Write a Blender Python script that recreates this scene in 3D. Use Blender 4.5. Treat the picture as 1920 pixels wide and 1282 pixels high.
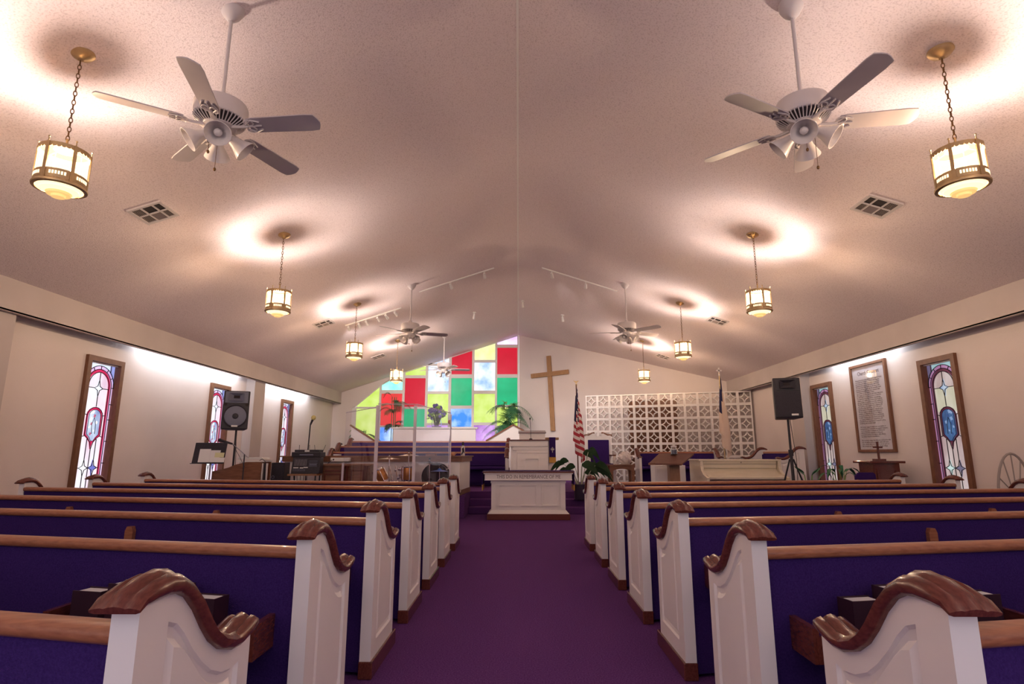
import bpy, bmesh, math, random
from mathutils import Vector, Matrix, Euler
random.seed(7)
for o in list(bpy.data.objects): bpy.data.objects.remove(o)
SC = bpy.context.scene
COL = SC.collection
PI = math.pi
# ------------------------------------------------------------------ camera
F, H = 1066.0, 1.15
TILT = math.atan((850 - 641) / F)
YAW = math.atan((972 - 960) / F * math.cos(TILT))
cd = bpy.data.cameras.new('camera'); cam = bpy.data.objects.new('camera', cd); COL.objects.link(cam)
cd.sensor_width = 36; cd.lens = F / 1920 * 36; cd.clip_start = .05
cam.location = (0, 0, H); cam.rotation_euler = (PI / 2 + TILT, 0, YAW)
SC.camera = cam
# ------------------------------------------------------------------ light
SC.view_settings.view_transform = 'Standard'; SC.view_settings.look = 'None'
SC.view_settings.gamma = 1; SC.view_settings.exposure = 1.0; SC.view_settings.use_curve_mapping = False
w = bpy.data.worlds.new('world'); SC.world = w; w.use_nodes = True
w.node_tree.nodes['Background'].inputs[0].default_value = (1.0, .89, .97, 1)
w.node_tree.nodes['Background'].inputs[1].default_value = .48
def lamp(name, kind, loc, power, color, rot=None, **kw):
    l = bpy.data.lights.new(name, kind); l.energy = power; l.color = color
    for k, v in kw.items(): setattr(l, k, v)
    o = bpy.data.objects.new(name, l); COL.objects.link(o); o.location = loc
    if rot: o.rotation_euler = rot
    return o
def aim(o, target):
    o.rotation_euler = (Vector(target) - o.location).to_track_quat('-Z', 'Y').to_euler()
COOL = (.80, .90, 1.0)
# fluorescent tubes in the coves behind the two fascia boards
for nm, X, y0, y1, p in (('cove', -6.0, 9.0, 12.4, 14), ('cove', -6.0, 13.5, 16.6, 15), ('cove', 6.0, 9.1, 11.2, 6)):
    lamp('cove_light', 'AREA', (X, (y0 + y1) / 2, 2.98), p, COOL, (0, 0, 0), shape='RECTANGLE', size=.06, size_y=y1 - y0)

# ------------------------------------------------------------------ pixel -> place helper (photograph is 1920 x 1282)
RM = Euler((PI / 2 + TILT, 0, YAW)).to_matrix()
def ray(px, py): return RM @ Vector(((px - 960) / F, -(py - 641) / F, -1))
def atY(px, py, Y): d = ray(px, py); return Vector((0, 0, H)) + d * (Y / d.y)
def atX(px, py, X): d = ray(px, py); return Vector((0, 0, H)) + d * (X / d.x)
RZ, PITCH, WX, EX = 5.12, .33, 6.2, 5.93
def ceil_z(x): return RZ - PITCH * abs(x)
def atCeil(px, py):
    d = ray(px, py); s = 1 if d.x > 0 else -1
    return Vector((0, 0, H)) + d * ((RZ - H) / (d.z + PITCH * s * d.x))

# ------------------------------------------------------------------ materials
def lin(c):
    if isinstance(c, str):
        c = [int(c[i:i + 2], 16) / 255 for i in (0, 2, 4)]
        c = [v / 12.92 if v <= .04045 else ((v + .055) / 1.055) ** 2.4 for v in c]
    return tuple(c) + (1,)
def mat(name, col, rough=.5, metal=0, col2=None, scale=8, stretch=(1, 1, 1), bump=0, bscale=None, emit=None, es=0, trans=0, ior=1.45, alpha=1, detail=4, coat=0, spec=.5, contrast=(.3, .7)):
    m = bpy.data.materials.new(name); m.use_nodes = True; nt = m.node_tree; b = nt.nodes['Principled BSDF']
    b.inputs['Base Color'].default_value = lin(col); b.inputs['Roughness'].default_value = rough; b.inputs['Metallic'].default_value = metal
    b.inputs['Transmission Weight'].default_value = trans; b.inputs['IOR'].default_value = ior; b.inputs['Alpha'].default_value = alpha
    b.inputs['Coat Weight'].default_value = coat; b.inputs['Specular IOR Level'].default_value = spec
    tc = None
    if col2 or bump:
        tc = nt.nodes.new('ShaderNodeTexCoord'); mp = nt.nodes.new('ShaderNodeMapping'); mp.inputs['Scale'].default_value = stretch
        nt.links.new(tc.outputs['Object'], mp.inputs['Vector'])
    if col2:
        n = nt.nodes.new('ShaderNodeTexNoise'); n.inputs['Scale'].default_value = scale; n.inputs['Detail'].default_value = detail
        nt.links.new(mp.outputs[0], n.inputs['Vector'])
        r = nt.nodes.new('ShaderNodeValToRGB'); r.color_ramp.elements[0].position = contrast[0]; r.color_ramp.elements[1].position = contrast[1]
        r.color_ramp.elements[0].color = lin(col); r.color_ramp.elements[1].color = lin(col2)
        nt.links.new(n.outputs['Fac'], r.inputs['Fac'])
        if es:
            nt.links.new(r.outputs[0], b.inputs['Emission Color'])
            b.inputs['Base Color'].default_value = (.04, .04, .045, 1)
        else: nt.links.new(r.outputs[0], b.inputs['Base Color'])
    elif es:
        b.inputs['Emission Color'].default_value = lin(emit or col)
    if es: b.inputs['Emission Strength'].default_value = es
    if bump:
        n2 = nt.nodes.new('ShaderNodeTexNoise'); n2.inputs['Scale'].default_value = bscale or scale; n2.inputs['Detail'].default_value = 3
        nt.links.new(mp.outputs[0], n2.inputs['Vector'])
        bp = nt.nodes.new('ShaderNodeBump'); bp.inputs['Strength'].default_value = bump; bp.inputs['Distance'].default_value = .01
        nt.links.new(n2.outputs['Fac'], bp.inputs['Height']); nt.links.new(bp.outputs[0], b.inputs['Normal'])
    return m
M = {}
M['wall'] = mat('painted_wall', (.74, .655, .625), .75, col2=(.78, .695, .665), scale=1.5, bump=.15, bscale=60)
M['ceiling'] = mat('popcorn_ceiling', (.66, .55, .55), .95, col2=(.83, .72, .72), scale=75, bump=.5, bscale=90, contrast=(.33, .5))
M['carpet'] = mat('purple_carpet', (.088, .026, .135), 1, col2=(.175, .066, .25), scale=120, bump=.5, bscale=220, spec=.1)
M['cream'] = mat('cream_paint', (.84, .80, .78), .38, col2=(.88, .84, .82), scale=2)
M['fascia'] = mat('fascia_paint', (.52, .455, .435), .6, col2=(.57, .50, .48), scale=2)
M['white'] = mat('white_paint', (.82, .80, .78), .45)
M['block'] = mat('white_block', (.88, .84, .81), .5)
M['cherry'] = mat('cherry_wood', (.10, .023, .017), .26, col2=(.17, .045, .03), scale=30, stretch=(5, 1, 3), coat=.25)
M['top_shaded'] = mat('shaded_lectern_top', (.10, .035, .025), .6, col2=(.15, .055, .035), scale=8, stretch=(1, 6, 6))  # shade on the sloping board put into a darker wood colour
M['oak'] = mat('oak_rail', (.28, .098, .050), .30, col2=(.43, .17, .085), scale=9, stretch=(1.2, 12, 12), coat=.3)
M['brown'] = mat('brown_wood', (.17, .065, .032), .42, col2=(.26, .115, .06), scale=8, stretch=(1, 6, 6))
M['frame_wood'] = mat('window_frame_wood', (.16, .065, .033), .45, col2=(.22, .095, .05), scale=10, stretch=(6, 1, 1))
M['cross_wood'] = mat('cross_wood', (.36, .19, .085), .5, col2=(.45, .25, .12), scale=8, stretch=(4, 4, 1))
M['lectern_wood'] = mat('lectern_wood', (.24, .12, .06), .45, col2=(.32, .17, .09), scale=8, stretch=(4, 4, 1))
M['fabric'] = mat('purple_fabric', (.032, .012, .105), .95, col2=(.052, .022, .15), scale=150, bump=.3, bscale=260, spec=.15)
M['choir_fabric'] = mat('choir_fabric', (.035, .012, .10), .95, col2=(.05, .02, .13), scale=120, spec=.15)
M['brass'] = mat('aged_brass', (.42, .30, .16), .45, .8, col2=(.52, .38, .21), scale=20)
M['chain'] = mat('dark_brass', (.18, .10, .045), .45, 1)
M['fan'] = mat('fan_white', (.60, .55, .55), .35)
M['blade'] = mat('fan_blade_white', (.46, .41, .43), .45, col2=(.50, .45, .47), scale=6)
M['louvre'] = mat('vent_louvre', (.30, .25, .24), .6)
M['dark'] = mat('dark_slot', (.025, .018, .02), .8)
M['shade'] = mat('frosted_shade', (.74, .69, .67), .35)
M['black'] = mat('black_plastic', (.016, .013, .022), .5, col2=(.03, .026, .038), scale=60)
M['grille'] = mat('speaker_grille', (.02, .017, .028), .8, col2=(.055, .05, .065), scale=240, detail=1)
M['grey_metal'] = mat('grey_metal', (.32, .31, .36), .4, .8)
M['horn'] = mat('grey_horn', (.16, .17, .24), .5)
M['chrome'] = mat('chrome', (.75, .72, .72), .15, 1)
M['gold'] = mat('gold_fringe', (.62, .33, .06), .6)
M['paper'] = mat('white_paper', (.80, .80, .78), .7)
M['paper_yellow'] = mat('yellow_paper', (.72, .72, .42), .7)
M['lead'] = mat('lead_came', (.03, .03, .04), .5, .5)
M['text'] = mat('dark_lettering', (.16, .12, .12), .7)
M['leaf'] = mat('palm_green', (.018, .12, .055), .5, col2=(.05, .20, .08), scale=12)
M['leaf2'] = mat('yellow_green', (.15, .30, .05), .5, col2=(.24, .42, .09), scale=12)
M['lily'] = mat('lily_green', (.022, .055, .022), .35, col2=(.05, .10, .045), scale=9)
M['dry'] = mat('dry_leaf', (.10, .11, .04), .6)
M['stem'] = mat('pale_stem', (.45, .47, .36), .5)
M['soil'] = mat('soil', (.03, .02, .015), .9)
M['pot'] = mat('dark_pot', (.03, .018, .045), .4)
M['petal'] = mat('purple_petal', (.07, .05, .20), .6, col2=(.20, .17, .40), scale=30)
M['petal_pale'] = mat('pale_petal', (.45, .42, .55), .6)
M['red'] = mat('flag_red', (.40, .035, .055), .8)
M['flagwhite'] = mat('flag_white', (.72, .66, .64), .8)
M['flagblue'] = mat('flag_blue', (.022, .020, .075), .8)
M['cream_cloth'] = mat('cream_cloth', (.76, .60, .48), .8)
M['copper'] = mat('copper_drum', (.44, .17, .045), .22, .5, col2=(.56, .25, .08), scale=4)
M['drumhead'] = mat('dark_drumhead', (.035, .03, .033), .6)
M['cymbal'] = mat('bronze_cymbal', (.24, .13, .08), .3, .7)
M['blue'] = mat('blue_cymbal', (.07, .20, .66), .3)
M['cover'] = mat('hymnal_cover', (.035, .010, .022), .5)
M['pink_cover'] = mat('tan_hymnal_cover', (.33, .17, .14), .6)
M['piano'] = mat('ivory_piano', (.80, .72, .56), .18, coat=.5)
M['glass'] = mat('clear_glass', (.95, .95, .97), .03, trans=1, ior=1.3)
M['rattan'] = mat('grey_rattan', (.36, .31, .29), .6)
M['bulb_yellow'] = mat('yellow_foam', (.62, .54, .22), .8)
M['tassel'] = mat('white_gauze', (.78, .72, .70), .8)
M['orange'] = mat('orange_foam', (.60, .13, .05), .7)
M['mug'] = mat('tan_mug', (.55, .28, .17), .4)
def acrylic():
    m = bpy.data.materials.new('clear_acrylic'); m.use_nodes = True; nt = m.node_tree; nt.nodes.clear()
    out = nt.nodes.new('ShaderNodeOutputMaterial'); t = nt.nodes.new('ShaderNodeBsdfTransparent'); g = nt.nodes.new('ShaderNodeBsdfGlossy')
    t.inputs[0].default_value = (.95, .94, .97, 1); g.inputs['Roughness'].default_value = .02; g.inputs[0].default_value = (1, 1, 1, 1)
    lw_ = nt.nodes.new('ShaderNodeLayerWeight'); lw_.inputs['Blend'].default_value = .5; pw = nt.nodes.new('ShaderNodeMath'); pw.operation = 'POWER'; pw.inputs[1].default_value = 4.0
    ad = nt.nodes.new('ShaderNodeMath'); ad.operation = 'MULTIPLY_ADD'; ad.inputs[1].default_value = .9; ad.inputs[2].default_value = .035; mx = nt.nodes.new('ShaderNodeMixShader')
    nt.links.new(lw_.outputs['Facing'], pw.inputs[0]); nt.links.new(pw.outputs[0], ad.inputs[0]); nt.links.new(ad.outputs[0], mx.inputs[0])
    nt.links.new(t.outputs[0], mx.inputs[1]); nt.links.new(g.outputs[0], mx.inputs[2]); nt.links.new(mx.outputs[0], out.inputs[0])
    return m
M['acrylic'] = acrylic()
M['acrylic_edge'] = mat('acrylic_edge', (.66, .60, .66), .3)
def lampglass():   # frosted glass of a lit lantern: glows, and lets part of the bulb's light straight through
    m = bpy.data.materials.new('lit_frosted_glass'); m.use_nodes = True; nt = m.node_tree; nt.nodes.clear()
    out = nt.nodes.new('ShaderNodeOutputMaterial'); t = nt.nodes.new('ShaderNodeBsdfTransparent'); e = nt.nodes.new('ShaderNodeEmission')
    t.inputs[0].default_value = (1, .86, .66, 1); e.inputs[0].default_value = (1, .84, .60, 1); e.inputs[1].default_value = 1.75
    mx = nt.nodes.new('ShaderNodeMixShader'); mx.inputs[0].default_value = .30
    nt.links.new(t.outputs[0], mx.inputs[1]); nt.links.new(e.outputs[0], mx.inputs[2]); nt.links.new(mx.outputs[0], out.inputs[0])
    return m
M['lamp_glass'] = lampglass()
M['lamp_slot'] = mat('lit_slot', (.8, .6, .4), .5, emit=(1, .82, .5), es=.8)
M['lamp_base'] = mat('lit_base_glass', (.8, .6, .3), .5, emit=(1, .60, .20), es=.45)
M['lamp_base_hot'] = mat('lit_base_glass_hot', (.8, .7, .5), .5, emit=(1, .84, .52), es=.62)
def pane(name, a, b, es, scale=2.5, stretch=(1, 1, 1), contrast=(.3, .7)):
    return mat(name, a, .25, col2=b, scale=scale, es=es, stretch=stretch, contrast=contrast, detail=6, spec=.08)
G = {}
G['red'] = pane('glass_red', (.62, .003, .025), (.72, .006, .035), .50)
G['green'] = pane('glass_green', (.0, .43, .17), (.005, .58, .25), .48)
G['yellow'] = pane('glass_yellow', (.47, .66, .07), (.66, .80, .26), .62)
G['pale'] = pane('glass_pale_yellow', (.80, .86, .30), (.95, .95, .55), .60)
G['sky'] = pane('glass_cloudy_blue', (.22, .36, .82), (.85, .89, 1.0), .85, scale=2.2, contrast=(.32, .66))
G['blue'] = pane('glass_blue', (.02, .16, .75), (.55, .70, .97), .95, scale=1.8, contrast=(.4, .75))
G['purple'] = pane('glass_purple', (.20, .06, .30), (.50, .30, .62), .9, scale=2)
G['lilac'] = pane('glass_lilac', (.45, .22, .72), (.75, .55, .92), .95)
G['teal'] = pane('glass_teal', (.10, .62, .45), (.35, .85, .66), .95)
G['redbrown'] = pane('glass_dull_red', (.40, .03, .025), (.62, .02, .03), .9)

# ------------------------------------------------------------------ mesh builder
def world_of(o):
    v = Vector((0, 0, 0))
    while o: v = v + o.location; o = o.parent
    return v
class MB:
    def __init__(s): s.v = []; s.f = []; s.mi = []
    def add(s, vs, fs, mi=0):
        n = len(s.v); s.v += [tuple(v) for v in vs]; s.f += [tuple(n + i for i in f) for f in fs]; s.mi += [mi] * len(fs); return s
    def box(s, lo, hi, mi=0):
        x0, y0, z0 = lo; x1, y1, z1 = hi
        if x0 > x1: x0, x1 = x1, x0
        if y0 > y1: y0, y1 = y1, y0
        if z0 > z1: z0, z1 = z1, z0
        vs = [(x0, y0, z0), (x1, y0, z0), (x1, y1, z0), (x0, y1, z0), (x0, y0, z1), (x1, y0, z1), (x1, y1, z1), (x0, y1, z1)]
        return s.add(vs, [(0, 3, 2, 1), (4, 5, 6, 7), (0, 1, 5, 4), (1, 2, 6, 5), (2, 3, 7, 6), (3, 0, 4, 7)], mi)
    def obox(s, c, ax, ay, az, mi=0):      # oriented box: centre and three half-axis vectors
        c = Vector(c); ax = Vector(ax); ay = Vector(ay); az = Vector(az)
        if ax.cross(ay).dot(az) < 0: ax = -ax
        vs = [c + a * ax + b * ay + d * az for d in (-1, 1) for a, b in ((-1, -1), (1, -1), (1, 1), (-1, 1))]
        return s.add(vs, [(0, 3, 2, 1), (4, 5, 6, 7), (0, 1, 5, 4), (1, 2, 6, 5), (2, 3, 7, 6), (3, 0, 4, 7)], mi)
    def prism(s, pts, ext, mi=0):
        pts = [Vector(p) for p in pts]; e = Vector(ext); n = len(pts)
        nn = Vector((0, 0, 0))
        for i in range(n): nn += pts[i].cross(pts[(i + 1) % n])
        if nn.dot(e) > 0: pts.reverse()
        vs = pts + [p + e for p in pts]
        fs = [tuple(range(n)), tuple(range(2 * n - 1, n - 1, -1))] + [((i + 1) % n, i, n + i, n + (i + 1) % n) for i in range(n)]
        return s.add(vs, fs, mi)
    def tube(s, pts, r, seg=8, mi=0, cap=True):
        pts = [Vector(p) for p in pts]; n = len(pts); rr = r if isinstance(r, (list, tuple)) else [r] * n
        rings = []; up = None
        for i in range(n):
            t = (pts[min(i + 1, n - 1)] - pts[max(i - 1, 0)]).normalized()
            if up is None: up = Vector((0, 0, 1)) if abs(t.z) < .9 else Vector((1, 0, 0))
            a = t.cross(up)
            if a.length < 1e-5: a = t.cross(Vector((0, 1, 0)))
            a.normalize(); b = a.cross(t); up = b
            rings.append([pts[i] + (a * math.cos(2 * PI * k / seg) + b * math.sin(2 * PI * k / seg)) * rr[i] for k in range(seg)])
        vs = [p for ring in rings for p in ring]
        fs = [(i * seg + k, (i + 1) * seg + k, (i + 1) * seg + (k + 1) % seg, i * seg + (k + 1) % seg) for i in range(n - 1) for k in range(seg)]
        if cap: fs += [tuple(range(seg)), tuple(range(n * seg - 1, (n - 1) * seg - 1, -1))]
        return s.add(vs, fs, mi)
    def lathe(s, prof, c=(0, 0, 0), seg=24, mi=0, axis=None, cap=True):   # prof: (radius, height) from bottom to top
        c = Vector(c); az = Vector(axis or (0, 0, 1)).normalized()
        ax = az.orthogonal().normalized() if axis else Vector((1, 0, 0)); ay = az.cross(ax)
        n = len(prof); vs = []
        for r, h in prof:
            for k in range(seg):
                a = 2 * PI * k / seg; vs.append(c + az * h + (ax * math.cos(a) + ay * math.sin(a)) * r)
        fs = [(i * seg + k, i * seg + (k + 1) % seg, (i + 1) * seg + (k + 1) % seg, (i + 1) * seg + k) for i in range(n - 1) for k in range(seg)]
        if cap: fs += [tuple(range(seg - 1, -1, -1)), tuple(range((n - 1) * seg, n * seg))]
        return s.add(vs, fs, mi)
    def ball(s, c, r, seg=12, rings=8, sc=(1, 1, 1), mi=0):
        c = Vector(c); prof = []
        vs = []; fs = []
        for i in range(1, rings):
            t = PI * i / rings
            for k in range(seg):
                a = 2 * PI * k / seg
                vs.append((c.x + r * sc[0] * math.sin(t) * math.cos(a), c.y + r * sc[1] * math.sin(t) * math.sin(a), c.z - r * sc[2] * math.cos(t)))
        n = len(vs); vs += [(c.x, c.y, c.z - r * sc[2]), (c.x, c.y, c.z + r * sc[2])]
        for i in range(rings - 2):
            for k in range(seg):
                fs.append((i * seg + k, i * seg + (k + 1) % seg, (i + 1) * seg + (k + 1) % seg, (i + 1) * seg + k))
        for k in range(seg):
            fs.append((n, (k + 1) % seg, k)); fs.append((n + 1, (rings - 2) * seg + k, (rings - 2) * seg + (k + 1) % seg))
        return s.add(vs, fs, mi)
    def grid(s, rows, mi=0):
        n = len(rows); m = len(rows[0])
        return s.add([p for r in rows for p in r], [(i * m + j, i * m + j + 1, (i + 1) * m + j + 1, (i + 1) * m + j) for i in range(n - 1) for j in range(m - 1)], mi)
    def mesh(s, name, off=Vector((0, 0, 0)), mats=(), smooth=False, ang=35):
        me = bpy.data.meshes.new(name)
        me.from_pydata([(v[0] - off.x, v[1] - off.y, v[2] - off.z) for v in s.v], [], s.f)
        for m in mats: me.materials.append(m)
        if len(mats) > 1:
            for p, i in zip(me.polygons, s.mi): p.material_index = i
        if smooth:
            for p in me.polygons: p.use_smooth = True
            try: me.set_sharp_from_angle(angle=math.radians(ang))
            except Exception: pass
        me.update(); return me
    def build(s, name, m, parent=None, smooth=False, ang=35, bevel=0, loc=None):
        mats = m if isinstance(m, (list, tuple)) else [m]
        off = world_of(parent) if parent else Vector((0, 0, 0))
        base = Vector(loc) if loc else Vector((0, 0, 0))
        me = s.mesh(name, off + base if loc is None else Vector(loc), mats, smooth, ang)
        o = bpy.data.objects.new(name, me); COL.objects.link(o)
        if loc is not None: o.location = Vector(loc) - off
        if parent: o.parent = parent
        if bevel:
            b = o.modifiers.new('bevel', 'BEVEL'); b.width = bevel; b.segments = 2; b.limit_method = 'ANGLE'; b.angle_limit = math.radians(40)
        return o
def tag(o, label, cat, group=None):
    o['label'] = label; o['category'] = cat
    if group: o['group'] = group
    return o
def thing(name, label, cat, loc=(0, 0, 0), group=None):
    o = bpy.data.objects.new(name, None); COL.objects.link(o); o.location = loc; o.empty_display_size = .1
    return tag(o, label, cat, group)
def struct(o): o['kind'] = 'structure'; return o
def dup(root, loc, label=None, rotz=0, group=None):
    def rec(o, parent):
        c = o.copy(); COL.objects.link(c); c.parent = parent
        for ch in list(o.children): rec(ch, c)
        return c
    r = rec(root, None); r.location = loc; r.rotation_euler = (0, 0, rotz)
    if label: r['label'] = label
    if group: r['group'] = group
    return r
def inst(o, parent, loc, rot=(0, 0, 0), scale=None):     # a further part sharing the mesh of o
    c = o.copy(); COL.objects.link(c); c.parent = parent; c.location = loc; c.rotation_euler = rot
    if scale: c.scale = scale
    return c
def text_mesh(name, body, size, m, parent, loc, rot, align='CENTER', spacing=1.0, line=1.0, width=None, bold=0.0):
    cu = bpy.data.curves.new(name, 'FONT'); cu.body = body; cu.size = size; cu.align_x = align; cu.align_y = 'CENTER' if align == 'CENTER' else 'TOP'
    cu.space_character = spacing; cu.space_line = line; cu.resolution_u = 2; cu.extrude = .001; cu.offset = bold
    t = bpy.data.objects.new(name, cu); COL.objects.link(t)
    dg = bpy.context.evaluated_depsgraph_get(); me = bpy.data.meshes.new_from_object(t.evaluated_get(dg))
    bpy.data.objects.remove(t)
    me.materials.clear(); me.materials.append(m)
    o = bpy.data.objects.new(name, me); COL.objects.link(o); o.parent = parent
    o.location = Vector(loc) - (world_of(parent) if parent else Vector((0, 0, 0))); o.rotation_euler = rot
    if width:
        xs = [v.co.x for v in me.vertices]; o.scale = (width / (max(xs) - min(xs)), 1, 1)
    return o
def pxb(x0, y0, x1, y1, Y):            # front rectangle of a thing at depth Y, measured in the photograph
    a = atY(x0, (y0 + y1) / 2, Y); b = atY(x1, (y0 + y1) / 2, Y); xm = (x0 + x1) / 2
    return a.x, b.x, atY(xm, y1, Y).z, atY(xm, y0, Y).z

# ------------------------------------------------------------------ the room
YB = -2.6
MW, MF = (.0, 19.0), .47                     # right-hand front wall runs from the ridge towards the camera
def rwY(x): return 19.0 - .475 * x
struct(MB().box((-6.4, YB, -.1), (6.4, 19.3, 0)).build('floor', M['carpet']))
b = MB()
b.prism([(-6.4, YB, ceil_z(6.4)), (0, YB, RZ), (0, YB, RZ + .12), (-6.4, YB, ceil_z(6.4) + .12)], (0, 19.4 - YB, 0))
b.prism([(6.4, YB, ceil_z(6.4)), (0, YB, RZ), (0, YB, RZ + .12), (6.4, YB, ceil_z(6.4) + .12)], (0, 19.4 - YB, 0))
struct(b.build('ceiling', M['ceiling']))
def side_wall(name, s, y1, wins):            # wall slab with real window openings
    b = MB(); t0, t1 = s * WX, s * (WX + .2); z0, z1 = .42, 2.46
    ys = [YB]
    for (a, c) in wins: b.box((t0, ys[-1], 0), (t1, a, 3.3)); b.box((t0, a, 0), (t1, c, z0)); b.box((t0, a, z1), (t1, c, 3.3)); ys.append(c)
    b.box((t0, ys[-1], 0), (t1, y1, 3.3))
    return struct(b.build(name, M['wall']))
WL = [(8.01, 8.70), (11.36, 12.05), (14.84, 15.53)]
WR = [(8.03, 8.72), (11.29, 11.98)]
side_wall('wall_left', -1, 19.2, WL); side_wall('wall_right', 1, 16.4, WR)
# front wall, left of the ridge: opening for the big coloured window; right of the ridge: plain, running forward
FX0, FX1, FZ0 = -5.46, .02, 1.42
b = MB()
b.box((-6.4, 19, 0), (FX0 - .09, 19.2, 3.2)); b.box((FX0 - .09, 19, 0), (FX1, 19.2, FZ0))
b.prism([(-6.4, 19, 3.2), (FX0 - .09, 19, 3.2), (FX0 - .09, 19, ceil_z(5.55)), (-6.4, 19, ceil_z(6.4))], (0, .2, 0))
b.prism([(FX0 - .09, 19, 2.62), (-4.6, 19, 3.43), (-4.05, 19, ceil_z(4.05)), (FX0 - .09, 19, ceil_z(5.55))], (0, .2, 0))
struct(b.build('wall_front', M['wall']))
b = MB(); x1 = 6.4
p0, p1 = (0.03, rwY(.03)), (x1, rwY(x1)); n = Vector((.475, 1, 0)).normalized() * .2
b.prism([(p0[0], p0[1], 0), (p1[0], p1[1], 0), (p1[0], p1[1], ceil_z(x1) + .05), (p0[0], p0[1], RZ + .05)], n)
struct(b.build('wall_right_front', M['wall']))
struct(MB().obox((0, (YB + 19) / 2, RZ - .004), (.012, 0, 0), (0, (19 - YB) / 2, 0), (0, 0, .004)).build('trim_7', M['block']))
# fascia boards that hide the coves
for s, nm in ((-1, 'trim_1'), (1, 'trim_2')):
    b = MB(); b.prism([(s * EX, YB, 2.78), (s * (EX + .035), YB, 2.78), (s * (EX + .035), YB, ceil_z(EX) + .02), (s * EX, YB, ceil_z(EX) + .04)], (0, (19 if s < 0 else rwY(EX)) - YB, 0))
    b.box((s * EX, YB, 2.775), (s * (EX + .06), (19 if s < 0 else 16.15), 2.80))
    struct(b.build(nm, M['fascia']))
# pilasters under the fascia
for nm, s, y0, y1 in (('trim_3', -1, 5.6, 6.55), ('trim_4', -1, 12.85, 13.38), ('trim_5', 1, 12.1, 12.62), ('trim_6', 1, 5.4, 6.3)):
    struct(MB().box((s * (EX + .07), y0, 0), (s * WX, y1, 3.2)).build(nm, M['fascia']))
for nm, s, y1 in (('baseboard_left', -1, 19), ('baseboard_right', 1, 16.1)):
    struct(MB().box((s * (WX - .02), YB, 0), (s * WX, y1, .1)).build(nm, M['brown']))
# dark double door in the front wall behind the breeze-block screen
t = (Vector((1, -.475, 0))).normalized(); nn = Vector((-.475, -1, 0)).normalized()
def rw(x, z, d=0): return Vector((x, rwY(x), z)) + nn * d
b = MB(); dc = rw(4.0, 1.56, .03); b.obox(dc, t * .72, nn * .03, (0, 0, 1.17))
dr = struct(b.build('door_1', M['brown']))
b = MB()
for q in (-.36, .36):
    for zz in (-.55, .5): b.obox(dc + t * q + nn * .035 + Vector((0, 0, zz)), t * .24, nn * .012, (0, 0, .4))
b.build('door_panel', M['frame_wood'], dr)
b = MB(); b.ball(dc + t * .05 + nn * .07 + Vector((0, 0, -.1)), .03); b.build('door_knob', M['brass'], dr)

# ------------------------------------------------------------------ platform and steps
PZ = .39
b = MB(); b.box((-6.18, 10.62, 0), (-.98, 18.98, PZ)); b.box((-.98, 11.95, 0), (1.6, 18.2, PZ)); b.box((1.6, 10.75, 0), (6.18, 16.0, PZ))
struct(b.build('stage_platform', M['carpet']))
for i, (y, z) in enumerate(((11.4, .13), (11.66, .26))):
    o = struct(MB().box((-.975, y, 0), (1.595, 11.945, z)).build('stage_step', M['carpet'], bevel=.012))
for y, z in ((14.1, .54), (15.2, .69)):       # choir tiers
    struct(MB().box((-5.9, y, PZ), (-.3, 17.7, z)).build('choir_riser', M['carpet'], bevel=.012))

# ------------------------------------------------------------------ big coloured front window
win = struct(bpy.data.objects.new('window_1', None)); COL.objects.link(win); win.location = (-2.7, 19.05, FZ0)
cols = [(-5.41, -4.66), (-4.59, -3.89), (-3.81, -3.12), (-3.04, -2.34), (-2.25, -1.56), (-1.48, -.78), (-.71, -.03)]
def topz(x):
    if x < -4.6: return 2.62 + (x + 5.55) * (3.43 - 2.62) / .95
    if x < -4.05: return 3.43 + (x + 4.6) * (ceil_z(4.05) - 3.43) / .55
    return ceil_z(x)
rows = [
    [(1.46, 2.62, 'yellow'), (2.68, 9, 'yellow')],
    [(1.46, 2.00, 'blue'), (2.06, 3.12, 'redbrown'), (3.24, 9, 'teal')],
    [(1.46, 1.97, 'yellow'), (2.02, 2.61, 'green'), (2.68, 3.64, 'red'), (3.74, 9, 'yellow')],
    [(1.46, 2.07, 'purple'), (2.14, 3.11, 'yellow'), (3.20, 4.06, 'sky'), (4.14, 9, 'sky')],
    [(1.46, 1.95, 'yellow'), (2.02, 2.61, 'blue'), (2.72, 3.64, 'green'), (3.77, 9, 'red')],
    [(1.46, 2.07, 'purple'), (2.16, 3.11, 'yellow'), (3.22, 4.17, 'sky'), (4.26, 9, 'pale')],
    [(1.46, 1.97, 'sky'), (2.05, 2.66, 'yellow'), (2.74, 3.65, 'green'), (3.77, 4.68, 'red'), (4.79, 9, 'lilac')]]
fr = MB(); YW = 19.05
for ci, (xa, xb) in enumerate(cols):
    rr = rows[ci]
    for ri, (za, zb, c) in enumerate(rr):
        ta, tb = topz(xa) - .03, topz(xb) - .03
        if zb > 8: pts = [(xa, YW, za), (xb, YW, za), (xb, YW, tb), (xa, YW, max(ta, za + .01))]
        else: pts = [(xa, YW, za), (xb, YW, za), (xb, YW, min(zb, tb)), (xa, YW, min(zb, ta))]
        MB().prism(pts, (0, .012, 0)).build('pane', G[c], win)
        if ri + 1 < len(rr): fr.box((xa, YW - .045, zb), (xb, YW + .05, rr[ri + 1][0]))
    nx = cols[ci + 1][0] if ci + 1 < 7 else FX1 + .0
    fr.prism([(xb, YW - .05, FZ0), (nx, YW - .05, FZ0), (nx, YW - .05, topz(nx) - .002), (xb, YW - .05, topz(xb) - .002)], (0, .12, 0))
    fr.prism([(xa, YW - .045, topz(xa) - .03), (xb, YW - .045, topz(xb) - .03), (xb, YW - .045, topz(xb) - .002), (xa, YW - .045, topz(xa) - .002)], (0, .1, 0))
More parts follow.
